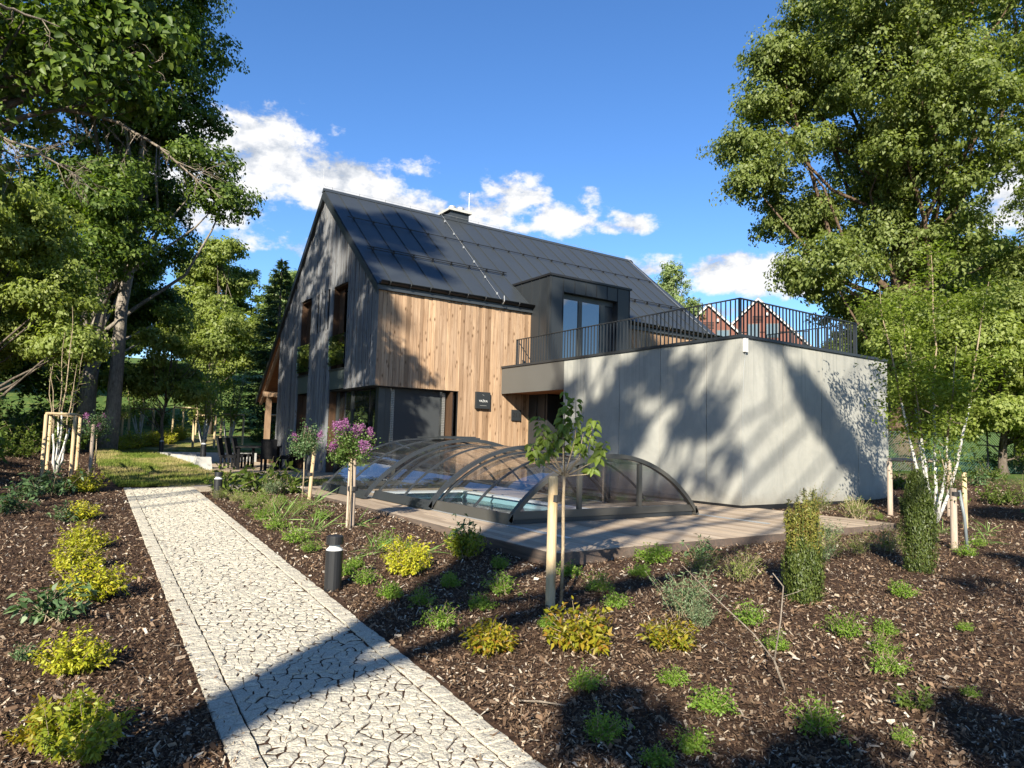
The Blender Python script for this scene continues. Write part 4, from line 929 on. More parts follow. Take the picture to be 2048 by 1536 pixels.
JL = [(23.8,11.7,18.3,3.8), (30.1,10.4,19.9,4.8), (25.3,15.3,18.5,1.7), (22.6,15.4,16.3,1.1), (24.6,15.4,15.5,1.9), (24.7,12.1,14.7,3.0), (22.6,16.0,14.7,1.0), (22.8,16.9,13.4,1.0), (23.2,15.1,12.5,1.8), (27.1,14.3,12.9,2.6), (26.6,10.3,12.9,3.8), (22.4,16.5,11.6,1.0), (24.9,16.3,10.8,1.7), (24.0,14.3,8.0,1.8), (27.9,13.0,9.6,2.8), (34.6,11.4,10.5,3.6), (26.8,14.7,6.5,1.6), (26.8,12.2,5.9,2.2), (30.9,11.3,6.1,2.8)]
tree('linden_tree', (28.0, 13.6, .4), (27.6, 13.2, 17), .75, JL, 'huge broad green tree rising behind the annex', (560, 17, 1.2, .36, 37), .145, 21, 'l_linden', 'bark_brown', r1=.2)
KL = [(25.7,10.1,4.9,1.4), (28.3,9.6,4.2,1.6), (27.0,11.5,3.5,1.1), (27.2,10.0,2.6,1.2), (24.9,12.2,5.0,0.9), (24.1,12.0,3.3,0.6), (29.2,9.2,2.1,1.4), (27.2,11.1,2.2,0.7), (30.5, 8, 4.5, 1.6), (33, 8, 3.5, 1.8)]
tree('hornbeam_tree', (28.3, 10.3, .45), (28, 10.2, 5), .16, KL, 'light green leafy tree low in front of the huge tree at the fence', (190, 14, .85, .28, 34), .13, 23, 'l_light', 'bark')
AL = [(-1.6,27.8,17.2,5.1), (1.8,29.7,19.4,3.8), (3.8,30.0,17.1,1.7), (1.5,29.0,15.4,3.0), (3.4,30.0,14.0,2.1), (-1.3,29.6,13.4,3.4), (4.3,28.8,11.7,1.5), (2.1,32.5,12.4,2.8), (-0.2,30.8,9.5,2.8), (5.1,28.7,10.4,0.8), (1.3,28.5,7.4,1.5), (1.9,28,9.0,1.8), (.9,28.8,10.5,1.8), (3.1,32.5,9.4,2.5), (2.5,35.3,7.3,2.3), (4.3,35.5,6.9,1.6), (0.9,35.4,7.8,2.0)]
zb = hz(1.2, 31.9)
tree('maple_tree', (1.2, 31.9, zb), (1.6, 30.8, 17), .32, AL, 'tall dense dark green tree with twin pale trunks beside the lawn', (430, 15, 1.15, .37, 30), .16, 31, 'l_dark', 'bark_pale', extra=[((1.95, 30.7, hz(1.9, 30.7)-.3), (2.4, 30.2, 14), .3, .1)], r1=.12)
CL = [(-2.2,24.5,7.2,2.2), (-0.7,25.3,7.1,1.4), (-1.8,28.0,5.5,2.0), (-0.1,24.5,5.3,1.3), (-0.6,26.1,3.9,1.2), (0.5,24.1,3.7,0.9), (-2.5,26.9,3.7,1.7), (-4.0, 25, 5.5, 2.0)]
tree('alder_tree', (-2.4, 25.6, hz(-2.4, 25.6)), (-1.6, 25.6, 8), .16, CL, 'sunlit light green tree at the edge of the garden left of the twin trunks', (210, 14, .82, .28, 34), .125, 33, 'l_light', 'bark')
BL = [(-0.6,10.5,6.4,1.0), (0.2,10.8,6.9,0.8), (0.75,10.8,6.7,0.5), (-0.1,10.8,5.75,0.8), (-1.9,12.8,6.7,1.4), (-1.2,11.2,4.7,0.7), (0.5,10.7,5.8,0.35), (-2.9,14.4,10.0,2.1), (-0.5,10.4,8.4,1.7), (-2.8,11.1,6.1,2.0), (-4, 12, 12, 2.8), (-3, 15.5, 13.5, 2.8), (-4.5, 16, 12.5, 2.2), (-2.4, 11, 11.5, 2.2), (-5, 13.5, 9.5, 1.6)]
rgB = np.random.default_rng(5)
treeB = tree('overhanging_maple_tree', (-5.2, 12.6, hz(-5.2, 12.6)), (-4.2, 13, 12), .3, BL, 'near maple whose leafy boughs and bare dead twigs hang in from the upper left', (270, 11, .75, .24, 18), .11, 35, 'l_dark', 'bark', ratio=.85, two=True)
# dead hanging boughs of the near maple
m = MB()
def dead(p0, p1, r, seed, sub=16, L=.55, sag=.25):
    rg = np.random.default_rng(seed); p0 = np.array(p0, float); p1 = np.array(p1, float); n = 8; pts = []
    for k in range(n+1): t = k/n; pts.append(p0+(p1-p0)*t+np.array([0, 0, sag*math.sin(math.pi*t)])+rg.normal(size=3)*.03)
    m.tube(pts, [r*(1-.8*k/n) for k in range(n+1)], 5)
    for _ in range(sub):
        i = rg.integers(1, n); q = pts[i]; d = (p1-p0)/np.linalg.norm(p1-p0)*.6+rg.normal(size=3)*.55; d[2] -= .35; d /= np.linalg.norm(d); l = L*rg.uniform(.4, 1.3)
        e = q+d*l; mid = q+d*l*.5+rg.normal(size=3)*.04; m.tube([q, mid, e+np.array([0, 0, -.08*l])], [.008, .005, .002], 4)
        for _ in range(5): d2 = d+rg.normal(size=3)*.7; d2[2] -= .3; d2 /= np.linalg.norm(d2); s = q+d*l*rg.uniform(.3, 1); m.tube([s, s+d2*l*.2+rg.normal(size=3)*.012, s+d2*l*.42], [.004, .003, .0015], 3)
dead((-.2, 11.0, 5.55), (1.75, 10.3, 4.55), .035, 1, 20, .55, .3); dead((0.1, 10.9, 5.6), (1.05, 10.5, 6.5), .014, 2, 10, .35, .05)
dead((-.9, 10.8, 4.95), (.35, 10.5, 4.3), .022, 3, 16, .45, .15); dead((-.3, 11.2, 4.9), (-1.4, 10.4, 4.25), .02, 4, 12, .5, .1); dead((-1.2, 9.7, 6.1), (-.1, 10.0, 6.2), .03, 5, 6, .3, .05); dead((-2.6, 10.6, 4.4), (-.9, 10.3, 4.45), .035, 6, 9, .5, .1)
m.build('dead_bough', 'twig', treeB, True)
DL = [(8.5,46.5,13.0,1.3), (7.8,48.2,11.7,1.5), (9.7,48.2,11.5,1.5), (8.5,47.1,9.1,2.0), (7.8,49.5,7.4,2.0), (9.5,45.8,7.8,2.0), (9.2,47.9,5.3,2.0), (7.4,49.8,10.1,1.3), (10.7,46.3,6.0,1.3)]
tree('ash_tree', (8.7, 47.5, hz(8.7, 47.5)), (8.7, 47.5, 12), .2, DL, 'light green tree beyond the lawn between the dark tree and the spruce', (150, 12, .95, .34, 28), .19, 37, 'l_light', 'bark')
GL = [(3.4,30.2,4.6,1.1), (3.3,31.3,3.3,1.1), (4.4,31.5,3.5,1.0), (4.7,30.2,2.8,0.7), (2.5,32.2,3.3,0.8), (5.2,29.3,4.7,0.8), (4.1, 30.6, 5.7, .9)]
tree('young_maple_tree', (3.9, 31.2, hz(3.9, 31.2)), (4.0, 31, 5.5), .07, GL, 'young light green tree on the lawn below the dark tree', (85, 12, .6, .22, 26), .125, 39, 'l_light', 'bark')
FL = [(16.2,57.1,14.2,1.1), (16.2,58.2,12.6,1.5), (17.5,58.9,11.1,1.7), (16.5, 58, 8.5, 2)]
tree('pale_birch_tree', (16.6, 58, hz(16.6, 58)), (16.6, 58, 14), .15, FL, 'pale green tree top peeping out behind the gable of the house', (40, 10, .9, .35, 24), .24, 41, 'l_birch')
ML = [(44.0,40.5,16.2,1.1), (44.1,41.5,14.8,1.4), (46.2,41.3,14.9,1.5), (44.2,40.7,12.9,2.2), (46.7,40.3,13.4,1.1), (45.3, 41, 10, 2.6), (45.3, 41, 7, 2.4)]
tree('birch_tree', (45.3, 41, hz(45.3, 41)), (45, 41, 16), .18, ML, 'loose pale green birch behind the far end of the roof', (75, 12, .8, .32, 24), .22, 43, 'l_birch', 'whitewash', flat=.8, droop=.9, ratio=.5)
# spruces
def spruce(x, y, hgt, rad, seed, label):
    b = (x, y, hz(x, y)); root = empty('spruce_tree', b, None, label, 'tree', 'conifers'); rg = np.random.default_rng(seed); P = []; Dn = []; m = MB()
    m.tube([b, (x, y, b[2]+hgt)], [.2, .02], 7); z = .06*hgt
    while z < hgt:
        r = rad*(1-z/hgt)**.85+.08; nb = 9
        for k in range(nb):
            an = rg.uniform(0, 6.28); l = r*rg.uniform(.75, 1.15); n = int(26*l)+8; t = rg.random(n)**.7
            d = np.array([math.cos(an), math.sin(an), 0]); sd_ = np.array([-d[1], d[0], 0])
            pp = np.array([0, 0, z])+d*(t*l)[:, None]+UP*(-.22*l*t+.16*l*t*t)[:, None]+sd_*(rg.normal(size=n)*.16*(1.1-t*.6)*min(1, l))[:, None]+UP*(rg.normal(size=n)*.05)[:, None]; P.append(pp); Dn.append(np.repeat((d+UP*-.1)[None], n, 0))
        z += .028*hgt*rg.uniform(.8, 1.2)
    P = np.concatenate(P); Dn = np.concatenate(Dn); me = leaf_mesh('crown', P, UP+rg.normal(size=P.shape)*.6, .32*rg.uniform(.6, 1.2, len(P)), .28, 'l_spruce', rg, along=Dn, amix=.75)
    put(bpy.data.objects.new('crown', me), b, root); m.build('trunk', 'bark', root, org=b)
spruce(11.5, 43.0, 11.3, 2.6, 51, 'dark spruce standing right behind the veranda end of the house'); spruce(13.6, 46, 9.5, 2.6, 52, 'lower dark spruce half hidden by the gable')
# trees on the slope behind, closing the view
bgl = [('round green tree high on the slope behind the twin trunks', -6, 62, 15), ('broad green tree on the slope behind the young tripod trees', 3, 72, 14), ('distant tree above the sunny grass slope', 14, 82, 15), ('distant tree on the skyline left of the spruce', 22, 78, 14), ('dark tree in the left background behind the alder', -9, 40, 13), ('deep green tree at the far left edge of the garden', -12, 30, 12), ('low dark tree on the bank behind the four post support', -4.5, 33, 8), ('shaded tree on the bank left of the alder', -7.5, 26, 9), ('dark tree behind the twin pale trunks', -2.5, 43, 10), ('dark tree between twin trunks and young light tree', 1.5, 50, 11), ('distant tree on the hill top beyond the lawn', 6, 95, 16), ('distant tree behind the house ridge', 32, 70, 12), ('distant tree beyond the green fence', 46, 16, 13), ('tall tree far beyond the fence at the right edge', 44, 5, 14), ('background tree beside the red houses', 58, 30, 12), ('background tree behind the huge tree', 47, 20, 15)]
rgb_ = np.random.default_rng(77); Lb = [(0, 0, 8, 3.2), (1.6, .8, 10.5, 2.2), (-1.8, .6, 9.5, 2.4), (.2, -1.4, 6, 2.8), (-1.2, 1, 5, 2.5), (2.2, -.6, 6.5, 2.2), (0, 0, 12, 1.8), (-2.2, -.5, 3.6, 1.9), (2, .5, 3.4, 2.0)]
bm_, bc_ = crown(Lb, 150, 12, 1.2, .42, 26, .26, 61, 'l_mid'); mt_ = MB(); limbs(mt_, (0, 0, -.5), (0, 0, 11), .25, .06, [l[:3] for l in Lb], rgb_); bt_ = mt_.mesh('trunk', 'bark', smooth=True)
for k, (lb_, x, y, hh_) in enumerate(bgl):
    r = empty('background_tree', (x, y, hz(x, y)), None, lb_, 'tree', 'trees in the background'); s = hh_/13.5
    for nm, me in (('crown', bm_), ('trunk', bt_)): o = bpy.data.objects.new(nm, me); COL.objects.link(o); o.parent = r
    r.scale = (s*1.25, s*1.25, s); r.rotation_euler[2] = k*1.9
# the trees behind the viewer whose shade dapples wall, roof and beds (never in the frame)
e1 = np.array([.682, -.731, 0]); hd = np.array([-.731, -.682, 0])
def sp(u, v, s): return (*(hd*s+e1*u)[:2], (v+.469*s)/.883)
SH = [(*sp(-2.3, 8.4, 8), .5), (*sp(-1.6, 7.4, 9), .45), (*sp(-.3, 7.3, 9), .5), (*sp(-.9, 9.1, 9), .6), (*sp(.2, 9.6, 9), .5), (*sp(-2.6, 10.8, 9), .6), (*sp(.9, 7.6, 9), .35), (*sp(-1.9, 9.6, 8), .8), (*sp(-.6, 10.2, 9), .95), (*sp(.6, 8.6, 8.5), .75), (*sp(-1.2, 8.0, 9), .6), (*sp(2.0, 10.4, 9), .75), (*sp(3.0, 9.6, 9), .7), (*sp(3.9, 9.2, 8.5), .65), (*sp(4.8, 8.5, 9), .65), (*sp(.3, 11.6, 9), .9), (*sp(1.6, 12.4, 9), 1.0), (*sp(-2.4, 14.6, 10), 1.1), (*sp(-1.2, 16, 9), 1.1), (*sp(-3.2, 16.6, 10), .7), (*sp(4.8, 13, 9), 1.2), (*sp(.8, 15, 9), 1.2), (*sp(6.4, 10.5, 9), 1.0), (*sp(7, 7.5, 9), 1.0)]
bx_, by_ = sp(-2.95, 0, 9)[:2]; tx_ = sp(-1.5, 9.2, 9)
tree('leaning_lime_tree', (bx_, by_, hz(bx_, by_)), tx_, .27, SH, 'leaning tree behind the viewer that shades path and annex wall', (270, 9, .5, .2, 20), .15, 71, 'l_mid', r1=.2, start=.75, nl=10)
S2 = [(*sp(u, v, q), r_) for u, v, q, r_ in ((-.1, 1.55, 5, .5), (.8, 1.35, 5, .6), (1.8, 1.55, 5, .55), (2.8, 1.6, 5.5, .6), (3.7, 2.0, 5.5, .6), (1.3, .6, 5, .6), (2.4, .7, 5, .6), (4.8, 2.6, 6, .7), (3.4, 3.7, 6, .4), (4.4, 4.6, 6, .5), (2.5, 4.4, 6, .28), (5.6, 3.6, 6, .7), (3.6, .8, 5.5, .6))]
b2 = sp(4.2, 0, 6)
tree('rowan_tree', (b2[0], b2[1], -.4), (b2[0], b2[1], 7.5), .12, S2, 'slender tree behind the viewer shading the near mulch', (90, 9, .34, .15, 20), .10, 73, 'l_mid', nl=6)
S3 = [(*sp(-7.9, 16.3, 14), .8), (*sp(-8.4, 15, 14), .7), (*sp(-8.9, 18, 14), .8), (*sp(-8.2, 12.2, 14), .9), (*sp(-9.2, 14, 14), 1.3), (*sp(-9.6, 16.5, 14), 1.4), (*sp(-11, 12, 15), 1.3), (*sp(-12, 11, 15), 1.0), (*sp(-7.4, 11.0, 14), .55), (*sp(-8.6, 17, 14), .9), (*sp(-13.5, 13, 15), 1.5), (*sp(-7.2, 14.7, 14), .5), (*sp(-10.5, 9.0, 14), .9)]
b3 = sp(-11, 0, 15)
tree('poplar_tree', (b3[0], b3[1], -.4), (b3[0], b3[1], 19), .3, S3, 'tall tree outside the frame that shades gable and roof', (230, 9, .6, .24, 20), .17, 75, 'l_mid', nl=8, start=.8)

# ------------------------------------------------------------------ young trees, stakes and supports
def stake(x, y, hgt, r, label, mat='stake', group='round wooden stakes', lean=(0, 0), band=None):
    z = hz(x, y); o = MB().tube([(x, y, z-.2), (x+lean[0]*.5, y+lean[1]*.5, z+hgt*.5), (x+lean[0], y+lean[1], z+hgt-.015), (x+lean[0]*1.0, y+lean[1], z+hgt)], [r, r, r, r*.86], 14).build('stake', mat, None, False, (x, y, z)); tag(o, label, 'stake', group)
    if band:
        bx, by, bz, br = band; MB().tube([(bx, by, z+bz-.03), (bx, by, z+bz+.03)], br, 14).build('strap', 'rubber', o)
    return o
def stems(m, chains, n=6):
    for pts, r0, r1 in chains: k = len(pts); m.tube(pts, [r0+(r1-r0)*i/(k-1) for i in range(k)], n)
# sapling with big heart-shaped leaves in front of the pool
sx, sy = 3.79, 4.74; sz = hz(sx, sy)
stake(3.71, 4.79, 1.12, .043, 'stout pale round stake holding the sapling in front of the pool', lean=(-.01, -.02), band=(3.725, 4.775, .93, .06))
root = empty('leafy_sapling', (sx, sy, sz), None, 'young sapling with large bright heart shaped leaves in front of the pool', 'sapling')
rg = np.random.default_rng(3); m = MB(); pv = (sx-.01, sy-.02, sz+1.12); stems(m, [([(sx, sy, sz-.1), (sx+.01, sy, sz+.5), (sx-.005, sy-.01, sz+.9), pv], .016, .013)], 8)
tips = []
for q in [(-.20, .12, 1.62), (-.02, .0, 1.72), (.02, .02, 1.86), (.08, -.05, 1.80), (.22, -.14, 1.62), (-.09, .06, 1.50), (.13, -.10, 1.50), (-.15, .1, 1.45), (.05, .05, 1.6), (.30, -.2, 1.42), (-.24, .16, 1.38), (.20, -.16, 1.19)]:
    e = np.array([sx+q[0], sy+q[1], sz+q[2]]); b = np.array(pv); mid = b+(e-b)*.5+np.array([(e-b)[0]*.25, (e-b)[1]*.25, -.02])+rg.normal(size=3)*.01; m.tube([b, mid, e], [.007, .005, .002], 5); tips += [(mid+(e-mid)*t, e-b) for t in np.linspace(.15 if q[2] > 1.3 else .7, 1.0, 7 if q[2] > 1.3 else 4)]
m.build('stem', 'sapstem', root, True, (sx, sy, sz))
P = np.repeat(np.array([t[0] for t in tips]), 4, 0); D = np.repeat(np.array([t[1] for t in tips]), 4, 0); D /= np.linalg.norm(D, axis=1, keepdims=True); outv = rg.normal(size=P.shape); outv[:, 2] = np.abs(outv[:, 2])*.2-.25; outv /= np.linalg.norm(outv, axis=1, keepdims=True); P = P+outv*.02
me = leaf_mesh2('crown', P-np.array([sx, sy, sz]), UP*.8+outv*.6+np.array([-.6, -.6, 0])+rg.normal(size=P.shape)*.25, rg.uniform(.05, .095, len(P)), .68, 'l_bright', rg, .3, .22, outv-UP*.25, .9); put(bpy.data.objects.new('crown', me), (sx, sy, sz), root)
# lilac standards
def lilac(x, y, hst, hc, rad, seed, label, nf, mat='l_lilac', flow='flower', n=2600):
    z = hz(x, y); root = empty('lilac_standard', (x, y, z), None, label, 'lilac', 'lilac standards'); rg = np.random.default_rng(seed); m = MB(); b = np.array([x, y, z+hst])
    stems(m, [([(x, y, z-.1), (x+.015, y, z+hst*.5), tuple(b)], .014, .012)], 7); tp = []
    for k in range(26):
        d = sph(rg, 1)[0]; d[2] = abs(d[2])*1.1+.05; d /= np.linalg.norm(d); e = b+d*np.array([rad, rad, hc])*rg.uniform(.55, 1.0); m.tube([b, b+(e-b)*.5+rg.normal(size=3)*.02, e], [.006, .004, .002], 4); tp.append(e)
    m.build('stem', 'sapstem', root, True, (x, y, z)); tp = np.array(tp); i = rg.integers(0, len(tp), n)
    P = b+(tp[i]-b)*rg.uniform(.35, 1.05, n)[:, None]+rg.normal(size=(n, 3))*.05*rad/.3; P[:, 2] -= .02
    me = leaf_mesh('crown', P-np.array([x, y, z]), UP*.7+rg.normal(size=(n, 3))*.6, rg.uniform(.025, .05, n), .65, mat, rg); put(bpy.data.objects.new('crown', me), (x, y, z), root)
    for k in range(nf):
        e = tp[k % len(tp)]+np.array([0, 0, .03]); q = 260; t = rg.random(q); ax = np.array([rg.normal()*.3, rg.normal()*.3, 1.0]); ax /= np.linalg.norm(ax)
        pp = ax*(t*.12-.02)[:, None]+rg.normal(size=(q, 3))*(.034*(1.1-t*.7))[:, None]
        put(bpy.data.objects.new('blossom', leaf_mesh('blossom', pp, rg.normal(size=(q, 3)), .018, .9, flow, rg)), e, root)
lilac(3.60, 9.31, .98, .62, .36, 4, 'lilac standard in full pink bloom on a bare stem beside the pool deck', 13); stake(3.69, 9.40, 1.16, .036, 'round stake beside the pink blooming lilac', 'stake_grey', lean=(-.04, -.06), band=(3.66, 9.36, .55, .07)); stake(3.62, 9.42, 1.05, .016, 'thin cane next to the stake of the pink blooming lilac', 'stake_grey')
lilac(4.18, 13.3, .9, .66, .36, 6, 'sparse lilac standard with few faded blooms before the plank gable', 4, 'l_rhodo'); stake(4.30, 13.25, 1.0, .036, 'leaning stake of the sparse lilac before the gable', lean=(.05, -.03), band=(4.3, 13.25, .5, .06))
lilac(1.02, 19.4, 1.05, .62, .42, 8, 'dark lilac standard with pink blooms on the right, at the left edge of the lawn', 5, 'l_rhodo'); stake(.93, 19.2, 1.25, .042, 'stake of the dark lilac at the left edge of the lawn', 'stake_grey')
# whitewashed multi-stem trees inside post frames
def frame(pts, hgt, label, r=.045, bars=((0, 1), (1, 2), (2, 3), (3, 0)), mat='stake'):
    cx = sum(p[0] for p in pts)/len(pts); cy = sum(p[1] for p in pts)/len(pts); zc = hz(cx, cy); root = empty('tree_support', (cx, cy, zc), None, label, 'tree support', 'wooden tree supports'); t = []
    for (x, y) in pts: z = hz(x, y); MB().tube([(x, y, z-.2), (x, y, zc+hgt)], r, 10).build('post', mat, root); t.append((x, y, zc+hgt+r*.6))
    for a, b in bars:
        if a < len(t) and b < len(t): MB().tube([t[a], t[b]], r*.75, 8).build('crossbar', mat, root)
def multistem(x, y, hgt, nst, spread, label, seed, nleaf, L, leaf='l_light', whiteh=.35, w0=.035, name='white_stemmed_tree', csz=.14, top=True):
    z = hz(x, y); root = empty(name, (x, y, z), None, label, 'tree', 'young white stemmed trees'); rg = np.random.default_rng(seed); mw = MB(); mb = MB(); P = []
    for k in range(nst):
        an = 6.28*k/nst+rg.uniform(-.4, .4); hs = hgt*rg.uniform(.6, 1.0) if k else hgt; sp_ = spread*rg.uniform(.4, 1.0)*(hs/hgt); d = np.array([math.cos(an), math.sin(an)])*(sp_ if k else sp_*.2); pts = []
        for i in range(9): t = i/8; pts.append(np.array([x+d[0]*t**.75+rg.normal()*.02, y+d[1]*t**.75+rg.normal()*.02, z-.05+hs*t]))
        rad = [w0*(1-.85*i/8) for i in range(9)]; cut = max(2, int(8*whiteh)+1)
        mw.tube(pts[:cut+1], rad[:cut+1], 7); mb.tube(pts[cut:], rad[cut:], 6)
        for b in range(int(9*hs/hgt)+3):
            i = rg.integers(max(2, cut-1), 8); q = pts[i]+(pts[i+1]-pts[i])*rg.random(); bd = rg.normal(size=3); bd[2] = abs(bd[2])*.9+.3; bd /= np.linalg.norm(bd); l = spread*rg.uniform(.25, .6)*(1.2-i/9); e = q+bd*l; mb.tube([q, q+bd*l*.5+rg.normal(size=3)*.02, e], [rad[i]*.45, rad[i]*.3, .003], 4); P += [q+(e-q)*t for t in rg.uniform(.3, 1.05, 6)]
    mw.build('painted_stem', 'whitewash', root, True, (x, y, z)); mb.build('branches', 'sapstem', root, True, (x, y, z)); P = np.array(P); i = rg.integers(0, len(P), nleaf); PP = P[i]+rg.normal(size=(nleaf, 3))*csz*np.array([1, 1, .6])
    put(bpy.data.objects.new('crown', leaf_mesh('crown', PP-np.array([x, y, z]), UP*.8+rg.normal(size=(nleaf, 3))*.5, L*rg.uniform(.6, 1.25, nleaf), .5, leaf, rg, along=rg.normal(size=(nleaf, 3))-UP*.5, amix=.5)), (x, y, z), root)
multistem(13.75, 6.15, 5.3, 6, 1.25, 'tall young tree with whitewashed stems by the right corner of the annex', 81, 8500, .09, 'l_bright', .42, .034, csz=.2)
frame([(14.0, 7.1), (14.9, 6.4), (15.9, 7.3)], 1.05, 'weathered post and bar support round the tall whitewashed tree', .05, ((0, 1), (1, 2), (2, 0)), 'stake_grey')
stake(13.45, 5.53, .98, .04, 'squared pale stake right of the tall whitewashed tree'); stake(10.66, 4.53, .86, .045, 'grey stake with a hose beside it, right of the dark yew', 'stake_grey', band=(10.68, 4.52, .78, .065))
hs = MB().tube([(10.80, 4.42, hz(10.8, 4.4)-.05), (10.78, 4.44, .3), (10.73, 4.48, .68)], .022, 8).build('irrigation_hose', 'pvc', None, True); tag(hs, 'grey hose tied to the stake right of the dark yew', 'hose')
root = empty('staked_shrub', (10.75, 4.6, hz(10.75, 4.6)), None, 'dark leafy young shrub tied to the grey stake by the yew', 'shrub'); rg = np.random.default_rng(90); n = 900; P = rg.normal(size=(n, 3))*np.array([.22, .22, .24])+np.array([.03, .06, 1.22]); put(bpy.data.objects.new('crown', leaf_mesh('crown', P, UP+rg.normal(size=(n, 3))*.6, rg.uniform(.04, .08, n), .4, 'l_mid', rg, along=np.repeat(-UP[None], n, 0), amix=.5)), (10.75, 4.6, hz(10.75, 4.6)), root)
m = MB(); stems(m, [([(10.76, 4.58, -.2), (10.77, 4.6, .5), (10.78, 4.66, 1.2)], .02, .01), ([(10.77, 4.6, .6), (10.9, 4.6, 1.1)], .01, .004), ([(10.77, 4.6, .65), (10.66, 4.7, 1.25)], .01, .004)]); m.build('stem', 'sapstem', root, True, (10.75, 4.6, hz(10.75, 4.6)))
frame([(-.02, 19.3), (.08, 21.3), (.72, 21.2), (.55, 19.35)], 1.42, 'four post wooden support at the left edge of the bed', .043)
multistem(.28, 20.2, 4.2, 6, .8, 'bare-stemmed young tree inside the four post support', 83, 900, .06, 'l_mid', .3, .03)
frame([(6.0, 36.7), (6.9, 36.3), (7.1, 37.3)], 1.55, 'wooden support round the bushy white stemmed tree on the lawn', .06, ((0, 1), (1, 2), (2, 0)))
multistem(6.5, 36.8, 4.6, 7, 1.6, 'bushy young tree with white stems on the lawn behind the terrace', 85, 2600, .15, 'l_light', .35, .06, csz=.25)
frame([(7.7, 38.9), (8.8, 38.8), (8.4, 39.8)], 1.55, 'farther wooden tree support behind the bushy white stemmed tree', .06, ((0, 1), (1, 2), (2, 0)))
multistem(8.2, 39.2, 4.4, 6, 1.3, 'second young white stemmed tree behind the terrace', 86, 1800, .16, 'l_mid', .35, .05, csz=.25)
frame([(3.5, 40.3), (4.6, 40.2), (4.1, 41.1)], 1.6, 'far wooden support at the back of the yellow shrub row', .06, ((0, 1), (1, 2), (2, 0)))
multistem(4.05, 40.5, 3.9, 5, 1.2, 'slim young tree in the far support behind the yellow shrubs', 87, 1400, .16, 'l_light', .4, .05, csz=.25)
frame([(6.5, 47.2), (7.8, 47.0), (7.2, 48.0)], 1.6, 'farthest wooden support in front of the grass slope', .06, ((0, 1), (1, 2), (2, 0)))
lilac(2.9, 37.5, 1.3, .8, .6, 9, 'small standard tree at the back end of the lawn', 0, 'l_light', n=1500); stake(2.98, 37.4, 1.3, .05, 'stake at the back end of the lawn')
MB_ = MB().tube([(8.5, 33.2, hz(8.5, 33.2)-.1), (8.5, 33.2, hz(8.5, 33.2)+1.8)], .05, 8).tube([(8.5, 33.2, hz(8.5, 33.2)+1.78), (9.6, 33.2, hz(8.5, 33.2)+1.78)], .04, 8).tube([(9.6, 33.2, hz(8.5, 33.2)-.1), (9.6, 33.2, hz(8.5, 33.2)+1.8)], .05, 8).build('tree_support', 'stake'); tag(MB_, 'pale wooden hoop support seen past the veranda post', 'support')

# ------------------------------------------------------------------ shrubs and bed plants
def sprig(seed, nst, lmin, lmax, spread, nl, L, ratio, leaf, base=.03, curve=.25, updir=1.0, stem='sapstem', tip=None, jit=.012, r=.003):
    """a bush of leafy shoots; returns (foliage mesh, stem mesh)"""
    rg = np.random.default_rng(seed); P = []; D = []; m = MB(); Q = []
    for k in range(nst):
        an = rg.uniform(0, 6.28); tl = spread*math.sqrt(rg.random()); d = np.array([math.cos(an)*math.sin(tl), math.sin(an)*math.sin(tl), math.cos(tl)*updir]); l = rg.uniform(lmin, lmax)*(1-.25*tl/1.6)
        b = np.array([rg.normal()*base, rg.normal()*base, 0]); o = np.array([d[0], d[1], 0])*curve*l; e = b+d*l; mid = b+d*l*.55-o*.3+UP*.03*l
        if r: m.tube([b, mid, e], [r, r*.8, r*.4], 3, False)
        t = rg.uniform(.18, 1.0, nl)[:, None]; pp = (1-t)**2*b+2*t*(1-t)*mid+t*t*e+rg.normal(size=(nl, 3))*jit; P.append(pp); D.append(np.repeat(d[None], nl, 0)+rg.normal(size=(nl, 3))*.75)
    P = np.concatenate(P); D = np.concatenate(D); P[:, 2] = np.maximum(P[:, 2], .006); n = len(P)
    me = leaf_mesh('foliage', P, UP*.55+D*.35+rg.normal(size=(n, 3))*.45, L*rg.uniform(.6, 1.3, n), ratio, leaf, rg, along=D, amix=.7)
    return me, (m.mesh('stems', stem) if r else None)
VAR = {}
for k in range(3):
    VAR['gold', k] = sprig(200+k, 85, .20, .34, 1.25, 34, .034, .46, 'l_yellow', .04)
    VAR['olive', k] = sprig(210+k, 60, .18, .32, 1.2, 24, .05, .42, 'l_olive', .04)
    VAR['olivedk', k] = sprig(215+k, 75, .22, .36, .95, 30, .045, .42, 'l_olivedk', .05)
    VAR['tuft', k] = sprig(220+k, 75, .07, .15, 1.3, 20, .02, .55, 'l_tuft', .03, r=.0015)
    VAR['sprawl', k] = sprig(230+k, 48, .08, .21, 1.2, 20, .023, .4, 'l_tuft', .03, r=.002)
    VAR['grey', k] = sprig(240+k, 50, .22, .48, .85, 30, .045, .22, 'l_grey', .05, .3)
    VAR['feather', k] = sprig(250+k, 44, .2, .42, 1.0, 26, .03, .25, 'l_light', .06)
    VAR['broad', k] = sprig(260+k, 20, .2, .45, 1.15, 9, .095, .38, 'l_mid', .05, .4)
    VAR['rhodo', k] = sprig(270+k, 22, .2, .40, 1.1, 12, .075, .36, 'l_rhodo', .05)
    VAR['blade', k] = sprig(280+k, 22, .02, .05, 1.4, 2, .36, .035, 'blade_green', .05, r=0)
    VAR['under', k] = sprig(290+k, 50, .5, 1.25, 1.15, 34, .11, .5, 'l_mid', .25, .3, r=.006)
    VAR['underdk', k] = sprig(300+k, 50, .5, 1.25, 1.15, 34, .11, .5, 'l_dark', .25, .3, r=.006)
cnt = [0]
ORD = 'first second third fourth fifth sixth seventh eighth ninth tenth eleventh twelfth thirteenth fourteenth'.split()
